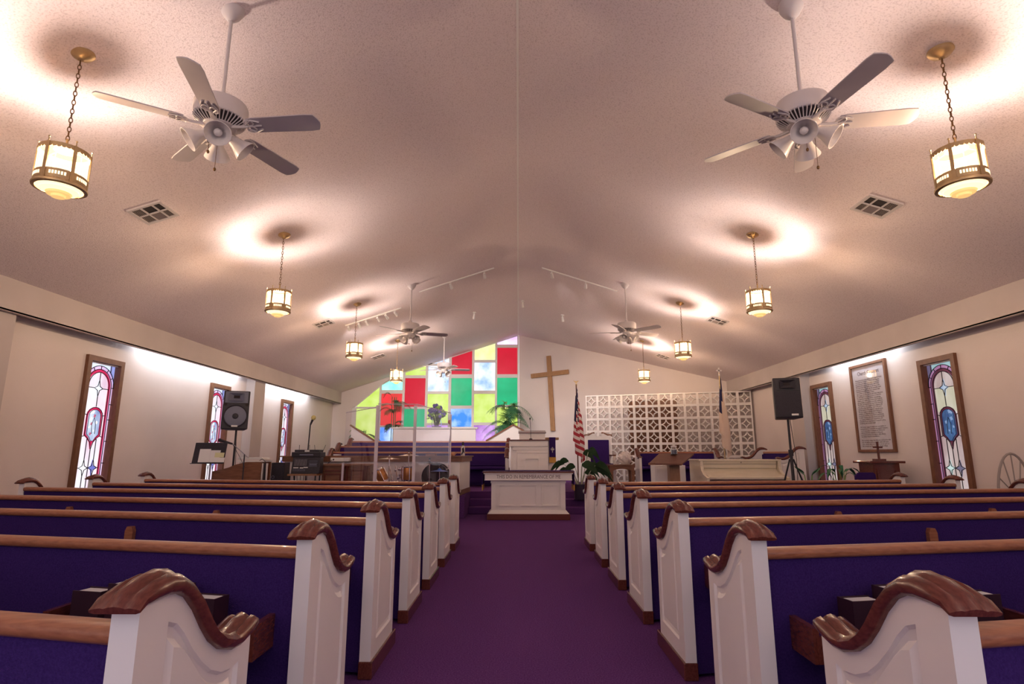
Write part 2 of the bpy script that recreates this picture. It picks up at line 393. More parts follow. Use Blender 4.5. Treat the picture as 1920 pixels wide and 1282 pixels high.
fr.box((-5.55, YW - .05, FZ0), (-5.41, YW + .07, 2.66)); fr.box((-5.5, YW - .05, FZ0), (0, YW + .07, FZ0 + .05))
fr.build('mullions', M['white'], win)

# ------------------------------------------------------------------ stained glass side windows
def side_window(s, y0, pal, name):
    """one window built about its own origin (inner wall face, left lower corner), u along +y, v up"""
    root = struct(bpy.data.objects.new(name, None)); COL.objects.link(root); root.location = (0, 0, 0)
    W, Hh = .76, 2.14                                       # outer size of the wooden frame
    fb = MB(); fw, fd = .075, .05
    def fbox(u0, u1, v0, v1, d0=0, d1=fd): fb.box((-s * d1, u0, v0), (s * .12, u1, v1))
    fbox(0, fw, 0, Hh); fbox(W - fw, W, 0, Hh); fbox(fw, W - fw, 0, fw); fbox(fw, W - fw, Hh - fw, Hh)
    fb.build('window_frame', M['frame_wood'], root)
    g0, g1, gv0, gv1 = fw, W - fw, fw, Hh - fw; uc = W / 2; hw = (g1 - g0) / 2
    lead = MB()
    def P(u, v, d=0): return (s * (.05 - d), uc + u, v)
    def pan(pts, m, d=0): MB().prism([P(u, v, d) for u, v in pts], (s * .006, 0, 0)).build('pane', pal[m], root)
    def came(pts, r=.006, d=.016): lead.tube([P(u, v, d) for u, v in pts], r, 5)
    vc = gv1 - .04 - hw
    def arc(R, a0, a1, n=8, c=vc): return [(R * math.cos(math.radians(a0 + (a1 - a0) * i / n)), c + R * math.sin(math.radians(a0 + (a1 - a0) * i / n))) for i in range(n + 1)]
    R0, R1, R2 = hw, hw - .052, hw - .098
    # spandrels
    for sg in (-1, 1):
        A = [(sg * x, y) for x, y in arc(R0, 0, 48, 5)]; B = [(sg * x, y) for x, y in arc(R0, 48, 90, 5)]
        pan(A + [(sg * hw, gv1)], 'corner'); pan(B + [(0, gv1), (sg * hw, gv1)] if False else B + [(0, gv1), (sg * R0 * math.cos(math.radians(48)), gv1)], 'corner2')
        pan([A[-1], (sg * hw, gv1), (sg * R0 * math.cos(math.radians(48)), gv1)], 'corner')
        came([(sg * R0 * math.cos(math.radians(48)), gv1), A[-1]])
    for i in range(6): pan(arc(R0, i * 30, i * 30 + 30, 4) + arc(R1, i * 30 + 30, i * 30, 4), 'border', .002); came([arc(R1, i * 30, i * 30, 1)[0], arc(R0, i * 30, i * 30, 1)[0]])
    for i in range(2): pan(arc(R1, i * 90, i * 90 + 90, 8) + arc(R2, i * 90 + 90, i * 90, 8), 'band', .004)
    came(arc(R0, 0, 180, 20)); came(arc(R1, 0, 180, 20)); came(arc(R2, 0, 180, 20))
    cuts = [vc, vc - .25, vc - .48, vc - .80, vc - 1.12, gv0]
    for sg in (-1, 1):
        for i in range(5):
            pan([(sg * R0, cuts[i]), (sg * R1, cuts[i]), (sg * R1, cuts[i + 1]), (sg * R0, cuts[i + 1])], 'border', .002)
            came([(sg * R1, cuts[i]), (sg * R0, cuts[i])])
        pan([(sg * R1, vc), (sg * R2, vc), (sg * R2, gv0), (sg * R1, gv0)], 'band', .004)
        came([(sg * R1, vc), (sg * R1, gv0)]); came([(sg * R2, vc), (sg * R2, gv0)])
    # upper field, four lights around a star
    vs = vc - .03; med0, med1 = vc - .92, vc - .42           # star height, medallion bottom tip and arch spring
    for sg in (-1, 1):
        pan([(0, vs)] + [(sg * x, y) for x, y in [(R2, vs)] + arc(R2, 0, 90, 8)], 'field'); pan([(0, vs), (sg * R2, vs), (sg * R2, med1), (0, med1 + .12)], 'field2')
    def star(u, v, a, bb): 
        pts = []
        for k in range(4):
            th = k * PI / 2; p = (u + (a if k % 2 == 0 else 0) * math.cos(th), v + (bb if k % 2 else 0) * math.sin(th)); th2 = th + PI / 4
            pts += [p, (u + a * .36 * math.cos(th2), v + bb * .36 * math.sin(th2))]
        return pts
    st = star(0, vs, .085, .125); pan(st, 'star', .006); came(st + [st[0]])
    came([(0, vc + R2), (0, vs + .125)]); came([(0, vs - .125), (0, med1 + .12)]); came([(-R2, vs), (-.085, vs)]); came([(.085, vs), (R2, vs)])
    # medallion
    mw = .155
    def medal(k, tip): 
        w_ = mw - k
        top = [(w_ * math.cos(PI * i / 8), med1 - .02 + (.13 - k) * math.sin(PI * i / 8)) for i in range(9)]
        zb = med0 + .20 + k * .5
        return top + [(-w_, zb), (-w_ * .55, zb - .045), (-w_ * .2, zb - .10), (0, med0 + tip), (w_ * .2, zb - .10), (w_ * .55, zb - .045), (w_, zb)]
    pan(medal(0, 0), 'band', .008); mm = medal(.035, .12); pan(mm, 'picture', .011)
    came(medal(0, 0) + [medal(0, 0)[0]]); came(mm + [mm[0]], .004, .02)
    # the picture itself: a loose robed figure of pale and coloured scraps
    rnd = random.Random(3)
    for k in range(9):
        u = rnd.uniform(-.08, .08); v = med0 + .2 + .38 * (k + .5) / 9 + rnd.uniform(-.02, .02); q = rnd.uniform(.015, .032)
        pan([(u - q, v - q * .6), (u + q * .4, v - q), (u + q, v + q * .5), (u - q * .3, v + q)], 'scrap' if k % 3 else 'scrap2', .013)
    came([(-.03, med0 + .22), (-.045, med0 + .36), (-.01, med0 + .46), (.03, med0 + .36), (.035, med0 + .22)], .004, .022)
    # side lights of the medallion and lower strips
    for sg in (-1, 1):
        pan([(sg * mw, med1 + .02), (sg * R2, med1 + .06), (sg * R2, med0 + .17), (sg * mw, med0 + .19)], 'field', .001); came([(sg * R2, med1 + .0), (sg * mw, med1 - .01)]); came([(sg * R2, med0 + .18), (sg * mw, med0 + .19)])
        pan([(0, gv0), (sg * .092, gv0), (sg * .092, med0 + .16), (0, med0 + .1)], 'field', .001)
        pan([(sg * .092, gv0), (sg * R2, gv0), (sg * R2, med0 + .18), (sg * .092, med0 + .18)], 'field3', .001)
        dv = gv0 + .46
        d = star(sg * .092, dv, .085, .12); pan(d, 'dia1' if sg < 0 else 'dia2', .006); came(d + [d[0]])
        came([(sg * .092, dv + .12), (sg * .092, med0 + .15)]); came([(sg * .092, gv0), (sg * .092, dv - .12)])
        came([(sg * .177, dv), (sg * R2, dv)])
    came([(0, gv0), (0, med0)])
    lead.build('lead_came', M['lead'], root)
    root.location = (s * WX, y0, .41)
    return root
def palette(L):
    if L:
        fl = lambda n, a, b, e=.6: pane(n, a, b, e, scale=5, stretch=(1, 1, .5))
        return dict(corner=fl('lw_corner', (.22, .26, .62), (.45, .48, .85)), corner2=fl('lw_corner2', (.62, .72, .92), (.8, .86, .98)), border=fl('lw_border', (.62, .38, .68), (.80, .62, .86)),
                    band=fl('lw_red', (.50, .006, .07), (.66, .015, .11)), field=fl('lw_field', (.72, .52, .66), (.92, .86, .93)), field2=fl('lw_field2', (.80, .66, .76), (.97, .93, .97)), field3=fl('lw_field3', (.78, .66, .76), (.95, .90, .97)),
                    star=fl('lw_star', (.62, .68, .9), (.92, .94, 1)), dia1=fl('lw_dia1', (.8, .84, .95), (1, 1, 1)), dia2=fl('lw_dia2', (.10, .12, .5), (.2, .22, .62)),
                    picture=fl('lw_pic', (.16, .24, .5), (.72, .8, .92)), scrap=fl('lw_scrap', (.8, .78, .85), (.95, .9, .95)), scrap2=fl('lw_scrap2', (.4, .02, .1), (.6, .2, .3)))
    fl = lambda n, a, b, e=.42: pane(n, a, b, e, scale=5, stretch=(1, 1, .5))
    return dict(corner=fl('rw_corner', (.10, .08, .16), (.20, .16, .28)), corner2=fl('rw_corner2', (.30, .5, .55), (.42, .62, .66)), border=fl('rw_border', (.40, .16, .34), (.52, .26, .46)),
                band=fl('rw_band', (.085, .012, .035), (.14, .02, .05)), field=fl('rw_field', (.48, .34, .32), (.72, .60, .58)), field2=fl('rw_field2', (.55, .52, .36), (.76, .70, .58)), field3=fl('rw_field3', (.45, .30, .30), (.68, .56, .56)),
                star=fl('rw_star', (.2, .3, .55), (.6, .72, .85)), dia1=fl('rw_dia1', (.14, .12, .2), (.22, .2, .3)), dia2=fl('rw_dia2', (.5, .75, .72), (.75, .9, .88)),
                picture=fl('rw_pic', (.01, .035, .13), (.10, .24, .50)), scrap=fl('rw_scrap', (.12, .25, .5), (.4, .5, .75)), scrap2=fl('rw_scrap2', (.02, .05, .2), (.05, .12, .3)))
lw = side_window(-1, WL[0][0] - .035, palette(True), 'window_2')
for i, (a, c) in enumerate(WL[1:]):
    o = dup(lw, (-WX, a - .035, .41)); o.name = 'window_%d' % (i + 3)
rwn = side_window(1, WR[0][0] - .035, palette(False), 'window_5')
o = dup(rwn, (WX, WR[1][0] - .035, .41)); o.name = 'window_6'

# ------------------------------------------------------------------ pews
TAN = .18
PATH = [(-.035, .838, .35), (-.012, .848, .75), (.03, .852, 1.05), (.075, .854, 1.15), (.115, .849, 1.1), (.155, .830, 1), (.20, .79, 1), (.245, .737, 1), (.285, .697, 1), (.335, .664, 1), (.39, .645, 1), (.44, .642, 1), (.49, .652, 1.05), (.53, .665, .9), (.545, .669, .5)]
def cap_mesh(l0, y0, sg):
    prof = [(-.042, -.006), (-.052, .004), (-.052, .018), (-.040, .028), (-.029, .032), (-.022, .027), (-.013, .036), (0, .041), (.013, .036), (.022, .027), (.029, .032), (.040, .028), (.052, .018), (.052, .004), (.042, -.006)]
    rings = []
    n = len(PATH)
    for i, (y, z, k) in enumerate(PATH):
        a = PATH[max(i - 1, 0)]; c = PATH[min(i + 1, n - 1)]
        ty, tz = c[0] - a[0], c[1] - a[1]; L = math.hypot(ty, tz); ny, nz = -tz / L, ty / L
        wk = min(1, .55 + .45 * k) if (i > n - 3) else 1
        rings.append([(sg * (l0 + p * wk), y0 + y + ny * h * k, z + nz * h * k) for p, h in prof])
    b = MB(); m = len(prof)
    vs = [p for r in rings for p in r]
    fs = [((i + 1) * m + j, i * m + j, i * m + (j + 1) % m, (i + 1) * m + (j + 1) % m) for i in range(n - 1) for j in range(m)]
    fs += [tuple(range(m - 1, -1, -1)), tuple(range((n - 1) * m, n * m))]
    if sg > 0: fs = [tuple(reversed(f)) for f in fs]
    return b.add(vs, fs)
def end_panel(sg, l0, l1, y0, carved):
    top = [(y, z) for y, z, k in PATH if 0 < y < .56]
    O = [(0, .075), (.525, .075), (.525, .662)] + [p for p in reversed(top) if p[0] < .52] + [(0, .846)]
    bm = bmesh.new()
    face_l, back_l = sg * l0, sg * l1
    vo = [bm.verts.new((face_l, y0 + y, z)) for y, z in O]; vb = [bm.verts.new((back_l, y0 + y, z)) for y, z in O]
    n = len(O)
    for i in range(n): bm.faces.new((vo[i], vo[(i + 1) % n], vb[(i + 1) % n], vb[i]))
    bm.faces.new(vb)
    if carved:
        I = [(.105, .165), (.462, .165), (.462, .588), (.425, .583), (.37, .592), (.315, .616), (.265, .652), (.215, .698), (.175, .742), (.14, .772), (.105, .785)]
        J = [(.14, .205), (.427, .205), (.427, .535), (.405, .536), (.37, .545), (.33, .566), (.287, .600), (.245, .643), (.205, .684), (.17, .712), (.14, .722)]
        mixp = lambda f: [(a[0] + (c[0] - a[0]) * f, a[1] + (c[1] - a[1]) * f) for a, c in zip(I, J)]
        loops = [(I, 0), (mixp(.16), .011), (mixp(.62), .014), (J, .002)]
        vl = [[bm.verts.new((face_l + sg * d, y0 + y, z)) for y, z in pts] for pts, d in loops]
        eo = [bm.edges.get((vo[i], vo[(i + 1) % n])) for i in range(n)]
        m = len(I); ei = [bm.edges.new((vl[0][i], vl[0][(i + 1) % m])) for i in range(m)]
        bmesh.ops.triangle_fill(bm, edges=eo + ei, use_beauty=True)
        for q in range(3):
            for i in range(m): bm.faces.new((vl[q][i], vl[q][(i + 1) % m], vl[q + 1][(i + 1) % m], vl[q + 1][i]))
        bm.faces.new(vl[3])
    else: bm.faces.new(vo)
    bmesh.ops.recalc_face_normals(bm, faces=bm.faces)
    me = bpy.data.meshes.new('end_panel'); bm.to_mesh(me); bm.free(); me.materials.append(M['cream'])
    return me
def make_pew(sg, L, label, group, TAN=.18, rack=True, fab='fabric'):
    t = thing('pew', label, 'pew', (0, 0, 0), group)
    for l0, l1, y0, inner in ((0, .058, 0, True), (L - .058, L, L * TAN, False)):
        me = end_panel(sg, l0, l1, y0, inner)
        e = bpy.data.objects.new('end_panel', me); COL.objects.link(e); e.parent = t
        c = cap_mesh((l0 + l1) / 2, y0, sg).build('end_cap', M['cherry'], e, smooth=True, ang=50)
        MB().box((sg * (l0 - .012), y0 - .008, 0), (sg * (l1 + .004), y0 + .58, .085)).build('plinth', M['cherry'], e, bevel=.006)
    A, B = .058, L - .058
    def bar(sec, name, m, a=A, bb=B, smooth=False):       # section in (y,z) run along the slanted pew
        b = MB(); n = len(sec)
        vs = [(sg * a, y + a * TAN, z) for y, z in sec] + [(sg * bb, y + bb * TAN, z) for y, z in sec]
        fs = [(i, (i + 1) % n, n + (i + 1) % n, n + i) for i in range(n)] + [tuple(range(n - 1, -1, -1)), tuple(range(n, 2 * n))]
        if sg < 0: fs = [tuple(reversed(f)) for f in fs]
        b.add(vs, fs); return b.build(name, m, t, smooth=smooth, ang=60)
    bar([(.022, .02), (.058, .02), (.058, .765), (.022, .765)], 'back_panel', M[fab])
    bar([(.012, .760), (.004, .768), (.002, .778), (.004, .79), (.014, .797), (.04, .802), (.055, .798), (.06, .788), (.06, .760)], 'top_rail', M['oak'], smooth=True)
    bar([(.095, .40), (.56, .40), (.575, .43), (.56, .455), (.5, .465), (.095, .455)], 'seat_cushion', M[fab])
    bar([(.10, .08), (.13, .08), (.13, .40), (.10, .40)], 'seat_board', M[fab])
    bar([(.0585, .48), (.10, .48), (.085, .74), (.0585, .74)], 'back_cushion', M[fab])
    if not rack: return t
    for l in (1.56, 2.93):
        b = MB(); y = l * TAN
        b.prism([(sg * (l - .024), y + .0215, .08), (sg * (l + .024), y + .0215, .08), (sg * (l + .024), y + .0215, .695), (sg * (l + .014), y + .0215, .72), (sg * (l - .014), y + .0215, .72), (sg * (l - .024), y + .0215, .695)], (0, -.035, 0))
        b.build('back_support', M['oak'], t)
    # open book rack on the back
    l0, l1 = .15, 1.02
    b = MB()
    for l in (l0, l1):
        y = l * TAN; b.obox((sg * l, y - .064, .505), (.011, 0, 0), (0, .085, 0), (0, 0, .057))
    def rk(ya, yb, za, zb): b.add(*slant(sg, l0, l1, ya, yb, za, zb, TAN))
    rk(-.145, .0215, .448, .462); rk(-.15, -.135, .448, .535)
    b.build('book_rack', M['cherry'], t)
    return t
def slant(sg, a, c, ya, yb, za, zb, TAN=.18):
    vs = [(sg * l, y + l * TAN, z) for l in (a, c) for y, z in ((ya, za), (yb, za), (yb, zb), (ya, zb))]
    fs = [(0, 1, 5, 4), (1, 2, 6, 5), (2, 3, 7, 6), (3, 0, 4, 7), (3, 2, 1, 0), (4, 5, 6, 7)]
    if sg < 0: fs = [tuple(reversed(f)) for f in fs]
    return vs, fs
PY = lambda k: 1.24 + .99 * k
PXL, PXR = -.775, .865
ordn = ['nearest row', 'second row from the camera', 'third row from the camera', 'fourth row from the camera', 'fifth row from the camera', 'second row from the front', 'front row by the platform']
for sg, X, L, side in ((-1, PXL, 4.52, 'left'), (1, PXR, 4.40, 'right')):
    first = None
    for k in range(7):
        lab = 'purple pew with cream cherry-capped ends, %s, %s of the aisle' % (ordn[k], side)
        if first is None: first = make_pew(sg, L, lab, 'pews %s of the aisle' % side, TAN=.21 if sg < 0 else .19); first.location = (X, PY(0), 0)
        else: dup(first, (X, PY(k), 0), lab)
# hymnals standing in the rack of the second pew on each side
for sg, X, side in ((-1, PXL, 'left'), (1, PXR, 'right')):
    for l, wd, hh, nm in ((.38, .13, .17, 'short dark hymnal closest to the aisle in the %s pew rack'), (.54, .155, .205, 'tall dark hymnal behind the nearest %s pew cap, aisle side of the pair'), (.70, .155, .203, 'tall dark hymnal behind the nearest %s pew cap, wall side of the pair'), (.87, .13, .17, 'short dark hymnal farthest from the aisle in the %s pew rack')):
        nm = nm % side
        tn = .21 if sg < 0 else .19; y = PY(1) + l * tn - .075; c = Vector((X + sg * l, y, .4625))
        t = thing('hymnal', nm, 'book', c, 'hymnals in the pew rack on the %s' % side)
        u = Vector((sg, tn, 0)).normalized(); v = Vector((-sg * tn, 1, 0)).normalized() * 1.0
        if v.y < 0: v = -v
        b = MB(); up = Vector((0, 0, 1))
        for q in (-.036, .036): b.obox(c + v * q + up * hh / 2, u * wd / 2, v * .003, up * hh / 2)
        b.obox(c - u * (wd / 2 - .003) + up * hh / 2, u * .003, v * .036, up * hh / 2); b.build('cover', M['cover'], t)
        b = MB(); b.obox(c + u * .002 + up * (hh / 2 - .001), u * (wd / 2 - .006), v * .0325, up * (hh / 2 - .004)); b.build('page_block', M['paper'], t)

# ------------------------------------------------------------------ pendant lanterns
def make_pendant():
    t = thing('pendant_lantern', '', 'lamp', (0, 0, 0), 'brass pendant lanterns')
    R, z0, z1 = .150, .0, .29            # drum bottom and top; canopy at 1.13
    zc = 1.087
    MB().lathe([(.0, -.055), (.02, -.055), (.03, -.045), (.065, -.03), (.085, -.005), (.085, .012), (.0, .012)][0:7], (0, 0, zc), 24, cap=False).build('canopy', M['brass'], t, smooth=True)
    b = MB(); z = zc - .06; k = 0
    while z > z1 + .10:
        pts = []
        for i in range(10):
            a = 2 * PI * i / 10; x = .0105 * math.cos(a); zz = .022 * math.sin(a)
            pts.append((x, 0, zz) if k % 2 else (0, x, zz))
        pts = [(p[0], p[1], z - .02 + p[2]) for p in pts]; pts.append(pts[0]); pts.append(pts[1])
        b.tube(pts, .0035, 5, cap=False); z -= .036; k += 1
    b.build('chain', M['chain'], t, smooth=True)
    b = MB(); b.tube([(0, 0, z1 - .02), (0, 0, z1 + .10)], .008, 8)
    for k in range(3):
        a = k * 2 * PI / 3 + .3; b.tube([(0, 0, z1 + .03), (R * .96 * math.cos(a), R * .96 * math.sin(a), z1 - .01)], .004, 6)
    b.build('hanger', M['brass'], t)
    MB().lathe([(0, z1 + .002), (.07, z1 + .002), (.072, z1 + .006), (.03, z1 + .02), (0, z1 + .02)], (0, 0, 0), 24, cap=False).build('top_plate', M['brass'], t, smooth=True)
    # bands
    def ring(ra, za, zb, th=.004, seg=36):
        return MB().lathe([(ra - th, za), (ra, za), (ra, zb), (ra - th, zb), (ra - th, za)], (0, 0, 0), seg, cap=False)
    top = ring(R + .003, z1 - .022, z1)
    n = 36
    for k in range(n):                      # scalloped lower edge
        a = 2 * PI * (k + .5) / n; rr = R + .003; pts = []
        for q in range(7):
            th = PI * q / 6; da = math.cos(th) * PI / n * .98; pts.append((rr * math.cos(a + da), rr * math.sin(a + da), z1 - .022 - .016 * math.sin(th)))
        top.prism(pts, Vector((math.cos(a), math.sin(a), 0)) * -.003)
    top.build('top_band', M['brass'], t)
    lb = ring(R + .004, .03, .095); lb.lathe([(R - .01, 0), (R + .012, .004), (R + .014, .014), (R + .006, .024), (R + .003, .03), (R - .01, .03)], (0, 0, 0), 36, cap=False)
    band = lb.build('lower_band', M['brass'], t, smooth=True)
    b = MB()
    for k in range(6):
        for q in range(6):
            a = k * PI / 3 + math.radians(14 + q * 6.4); d = Vector((math.cos(a), math.sin(a), 0)); tt = Vector((-d.y, d.x, 0))
            b.obox(d * (R + .0045) + Vector((0, 0, .064)), tt * .0055, d * .001, (0, 0, .012))
    b.build('lit_slots', M['lamp_slot'], band)['kind'] = 'stuff'
    for k in range(6):
        a0 = k * PI / 3; b = MB(); pts = []
        for q in range(7):
            a = a0 + PI / 3 * q / 6; pts.append((R - .006) * Vector((math.cos(a), math.sin(a), 0)))
        rows_ = [[p + Vector((0, 0, zz)) for p in pts] for zz in (.09, z1 - .012)]
        MB().grid(rows_).build('glass_panel', M['lamp_glass'], t, smooth=True)
        d = Vector((math.cos(a0), math.sin(a0), 0)); tt = Vector((-d.y, d.x, 0)); b = MB()
        b.obox(d * (R + .004) + Vector((0, 0, .15)), tt * .011, d * .004, (0, 0, .14))
        b.tube([d * (R + .003) + Vector((0, 0, z1)), d * (R + .003) + Vector((0, 0, z1 + .03))], .004, 6); b.ball(d * (R + .003) + Vector((0, 0, z1 + .034)), .007, 8, 6)
        b.build('strap', M['brass'], t)
    prof = [(R - .012, .004), (R - .02, -.004), (.118, -.010)]
    base = MB().lathe([(R - .01, .008), (.116, -.004), (.112, -.012)][::-1], (0, 0, 0), 32, cap=False).build('base_glass', M['lamp_base_hot'], t, smooth=True)
    MB().lathe([(.075, -.026), (.112, -.012)], (0, 0, 0), 32, cap=False).build('base_step', M['lamp_base_hot'], base)
    MB().lathe([(.07, -.042), (.078, -.028), (.075, -.026)], (0, 0, 0), 32, cap=False).build('base_step', M['lamp_base'], base)
    MB().lathe([(0.0, -.064), (.040, -.060), (.043, -.045), (.07, -.042)], (0, 0, 0), 32, cap=False).build('base_step', M['lamp_base'], base)
    return t
pl = make_pendant(); DRUM = 2.98
LPY = [3.7, 7.27, 10.9, 14.62]
place = ['nearest the camera', 'second from the camera', 'third from the camera', 'farthest from the camera']
for s, side in ((-1, 'left'), (1, 'right')):
    for k, y in enumerate(LPY):
        lab = 'lit brass frosted-glass lantern on a chain, %s on the %s' % (place[k], side)
        X = (-3.24, -3.18, -3.20, -3.16, 3.13, 3.19, 3.20, 3.265)[k + (4 if s > 0 else 0)]; y += (0, 0, 0, 0, .05, .06, 0, .06)[k + (4 if s > 0 else 0)]
        if s < 0 and k == 0: pl.location = (X, y, DRUM); pl['label'] = lab; pl.rotation_euler.z = .55
        else: dup(pl, (X, y, DRUM), lab, rotz=[.55, .35, .2, .1][k] if s < 0 else [-.4, .5, .9, .3][k])
        lamp('bulb', 'POINT', (X, y, DRUM + .155), 57, (1, .82, .70), shadow_soft_size=.05)

for s_, side in ((-1, 'left'), (1, 'right')):       # rows go on behind the camera: unseen pair added to brighten near pews and ceiling
    dup(pl, (s_ * 3.2, .1, DRUM), 'lit brass frosted-glass lantern on a chain added unseen behind the camera, %s row' % side); lamp('bulb', 'POINT', (s_ * 3.2, .1, DRUM + .155), 57, (1, .82, .70), shadow_soft_size=.05)

# ------------------------------------------------------------------ ceiling fans
def make_fan(a0, kit):
    t = thing('ceiling_fan', '', 'fan', (0, 0, 0), 'white ceiling fans')
    # z = 0 is the blade plane
    zt = .935
    cn = MB().lathe([(.018, -.10), (.03, -.09), (.055, -.06), (.075, -.02), (.078, 0), (.078, .03)], (0, 0, zt), 24); cn.build('canopy', M['fan'], t, smooth=True)
    MB().tube([(0, 0, .2), (0, 0, zt - .08)], .013, 10).build('downrod', M['fan'], t, smooth=True)
    MB().lathe([(.12, .035), (.155, .05), (.165, .075), (.165, .15), (.155, .17), (.05, .185), (.03, .2), (.03, .23), (.0, .23)], (0, 0, 0), 32).build('motor_housing', M['fan'], t, smooth=True)
    MB().lathe([(.07, -.005), (.095, .0), (.14, .03), (.15, .045), (.1, .05)], (0, 0, 0), 32).build('vent_core', M['dark'], t, smooth=True)
    b = MB()
    for k in range(40):
        a = 2 * PI * k / 40; d = Vector((math.cos(a), math.sin(a), 0))
        b.tube([d * .098 + Vector((0, 0, -.004)), d * .148 + Vector((0, 0, .033)), d * .160 + Vector((0, 0, .055))], .0042, 5)
    b.lathe([(.07, -.014), (.098, -.008), (.104, 0), (.09, .006)], (0, 0, 0), 32)
    b.build('vent_ribs', M['fan'], t)
    for k in range(5):
        a = math.radians(a0 + 72 * k); R = Matrix.Rotation(a, 3, 'Z') @ Matrix.Rotation(math.radians(-14), 3, 'X')
        prof = [(.205, -.052), (.24, -.060), (.60, -.068), (.655, -.062), (.672, -.03), (.68, 0), (.672, .03), (.655, .062), (.60, .068), (.24, .060), (.205, .052)]
        bl = MB().prism([R @ Vector((x, y, -.004)) for x, y in prof], R @ Vector((0, 0, .008))).build('blade', M['blade'], t)
        ib = MB()
        ib.tube([R @ Vector((.09, 0, -.005)), R @ Vector((.15, 0, -.012)), R @ Vector((.2, 0, -.01))], [.014, .011, .012], 6)
        for sg in (-1, 1):
            pts = []
            for q in range(11):
                th = -PI * .55 + q * 2 * PI * .8 / 10; pts.append(R @ Vector((.215 + .030 * math.cos(th), sg * (.026 + .024 * math.sin(th)), -.010)))
            ib.tube(pts, .0055, 5); ib.tube([R @ Vector((.17, 0, -.011)), R @ Vector((.235, sg * .05, -.010)), R @ Vector((.285, sg * .03, -.009))], .006, 5)
        ib.tube([R @ Vector((.19, 0, -.011)), R @ Vector((.29, 0, -.009))], .006, 5)
        ib.build('blade_iron', M['fan'], bl, smooth=True)
    MB().lathe([(.0, -.115), (.03, -.112), (.055, -.095), (.062, -.06), (.075, -.045), (.075, -.012), (.05, 0)], (0, 0, 0), 24, cap=False).build('light_kit', M['fan'], t, smooth=True)
    for k in range(4):
        a = math.radians(kit + 90 * k); d = Vector((math.cos(a), math.sin(a), 0)); ax = (d * .80 + Vector((0, 0, -.60))).normalized()
        o = d * .055 + Vector((0, 0, -.06))
        b = MB()
        prof = [(.016, .0), (.026, .01), (.034, .03), (.042, .055), (.058, .085), (.074, .115), (.080, .13)]
        inner = [(r - .004, h) for r, h in reversed(prof)]
        b.lathe(prof + inner, o + ax * .012, 20, axis=ax, cap=False); sh = b.build('bell_shade', M['shade'], t, smooth=True, ang=60)
        MB().ball(o + ax * .095, .026, 10, 8).build('bulb', M['shade'], sh, smooth=True)
        MB().tube([o - ax * .02, o + ax * .02], .02, 10).build('socket', M['fan'], sh, smooth=True)
    for (x, y, ln) in ((-.025, -.055, .11), (.03, -.055, .24)):
        b = MB(); b.tube([(x, y, -.10), (x, y, -.10 - ln)], .0018, 5); b.ball((x, y, -.11 - ln), .009, 8, 6, (1, 1, 1.5)); b.build('pull_chain', M['chain'], t)
    return t
fn = make_fan(140, -62); FZ = 3.46; fn.scale = (1.1, 1.1, 1.04); fr_ = make_fan(136, -120)
for i, (x, y, lab) in enumerate(((-2.15, 3.70, 'white five blade ceiling fan with bell shades, near left of the ridge'), (2.05, 3.72, 'white five blade ceiling fan with bell shades, near right of the ridge'),
                                (-2.11, 10.84, 'smaller looking white ceiling fan beside the third lantern on the left'), (2.11, 10.81, 'smaller looking white ceiling fan beside the third lantern on the right'),
                                (-2.08, 15.7, 'distant white ceiling fan in front of the coloured glass window'))):
    if i == 0: fn.location = (x, y, FZ); fn['label'] = lab
    elif i == 1: fr_.location = (x, y, FZ); fr_['label'] = lab; fr_.scale = fn.scale
    else: dup(fn, (x, y, FZ), lab, rotz=math.radians([0, 0, 22, 30, 20][i]))

# ------------------------------------------------------------------ ceiling vents
def slope_axes(s):
    a = Vector((1, 0, -s * PITCH)).normalized(); n = Vector((s * PITCH, 0, 1)).normalized() * -1     # along the slope, and down into the room
    return a, Vector((0, 1, 0)), n
for (px, py, side, nm, wd) in ((288, 398, -1, 'near left', .32), (1643, 386, 1, 'near right', .32), (607, 606, -1, 'middle left', .32), (1345, 601, 1, 'middle right', .32), (710, 668, -1, 'far left', .32), (1243, 668, 1, 'far right', .32)):
    c = atCeil(px, py); a, u, n = slope_axes(side); a = a * -side
    t = thing('ceiling_vent', 'square louvred air vent in the ceiling slope, %s one' % nm, 'vent', c, 'ceiling air vents')
    b = MB(); hw, hd = .185, .185
    for q in (-1, 1):
        b.obox(c + a * q * (hw - .015) + n * .008, a * .015, u * hd, n * .010); b.obox(c + u * q * (hd - .015) + n * .008, a * (hw - .03), u * .015, n * .010)
    for q in (-.05, .075): b.obox(c + a * q + n * .009, a * .006, u * (hd - .03), n * .008)
    b.obox(c + n * .009, a * (hw - .03), u * .006, n * .008)
    b.build('frame', M['fan'], t)
    MB().obox(c + n * .001, a * (hw - .02), u * (hd - .02), n * .001).build('throat_shade', M['dark'], t)  # flat near-black sheet, the duct's inner shade put into colour
    b = MB()
    for i, (q0, q1) in enumerate(((-.165, -.058), (-.042, .067), (.083, .165))):
        for vs in (-1, 1):
            if i == 1:
                if vs > 0:
                    for k in range(8): b.obox(c + a * ((q0 + q1) / 2) + u * vs * (.018 + k * .019) + n * .007, a * (q1 - q0) / 2, (u + n * .9) * .0065, (n - u * .9) * .001)
                continue
            if i == 2 and vs < 0: continue
            for k in range(6):
                x = q0 + (q1 - q0) * (k + .5) / 6; b.obox(c + a * x + u * vs * .082 + n * .007, (a + n * .6) * (.006 if i == 0 else .002), u * .073, (n - a * .6) * .001)
    b.build('louvres', M['louvre'], t)['kind'] = 'stuff'

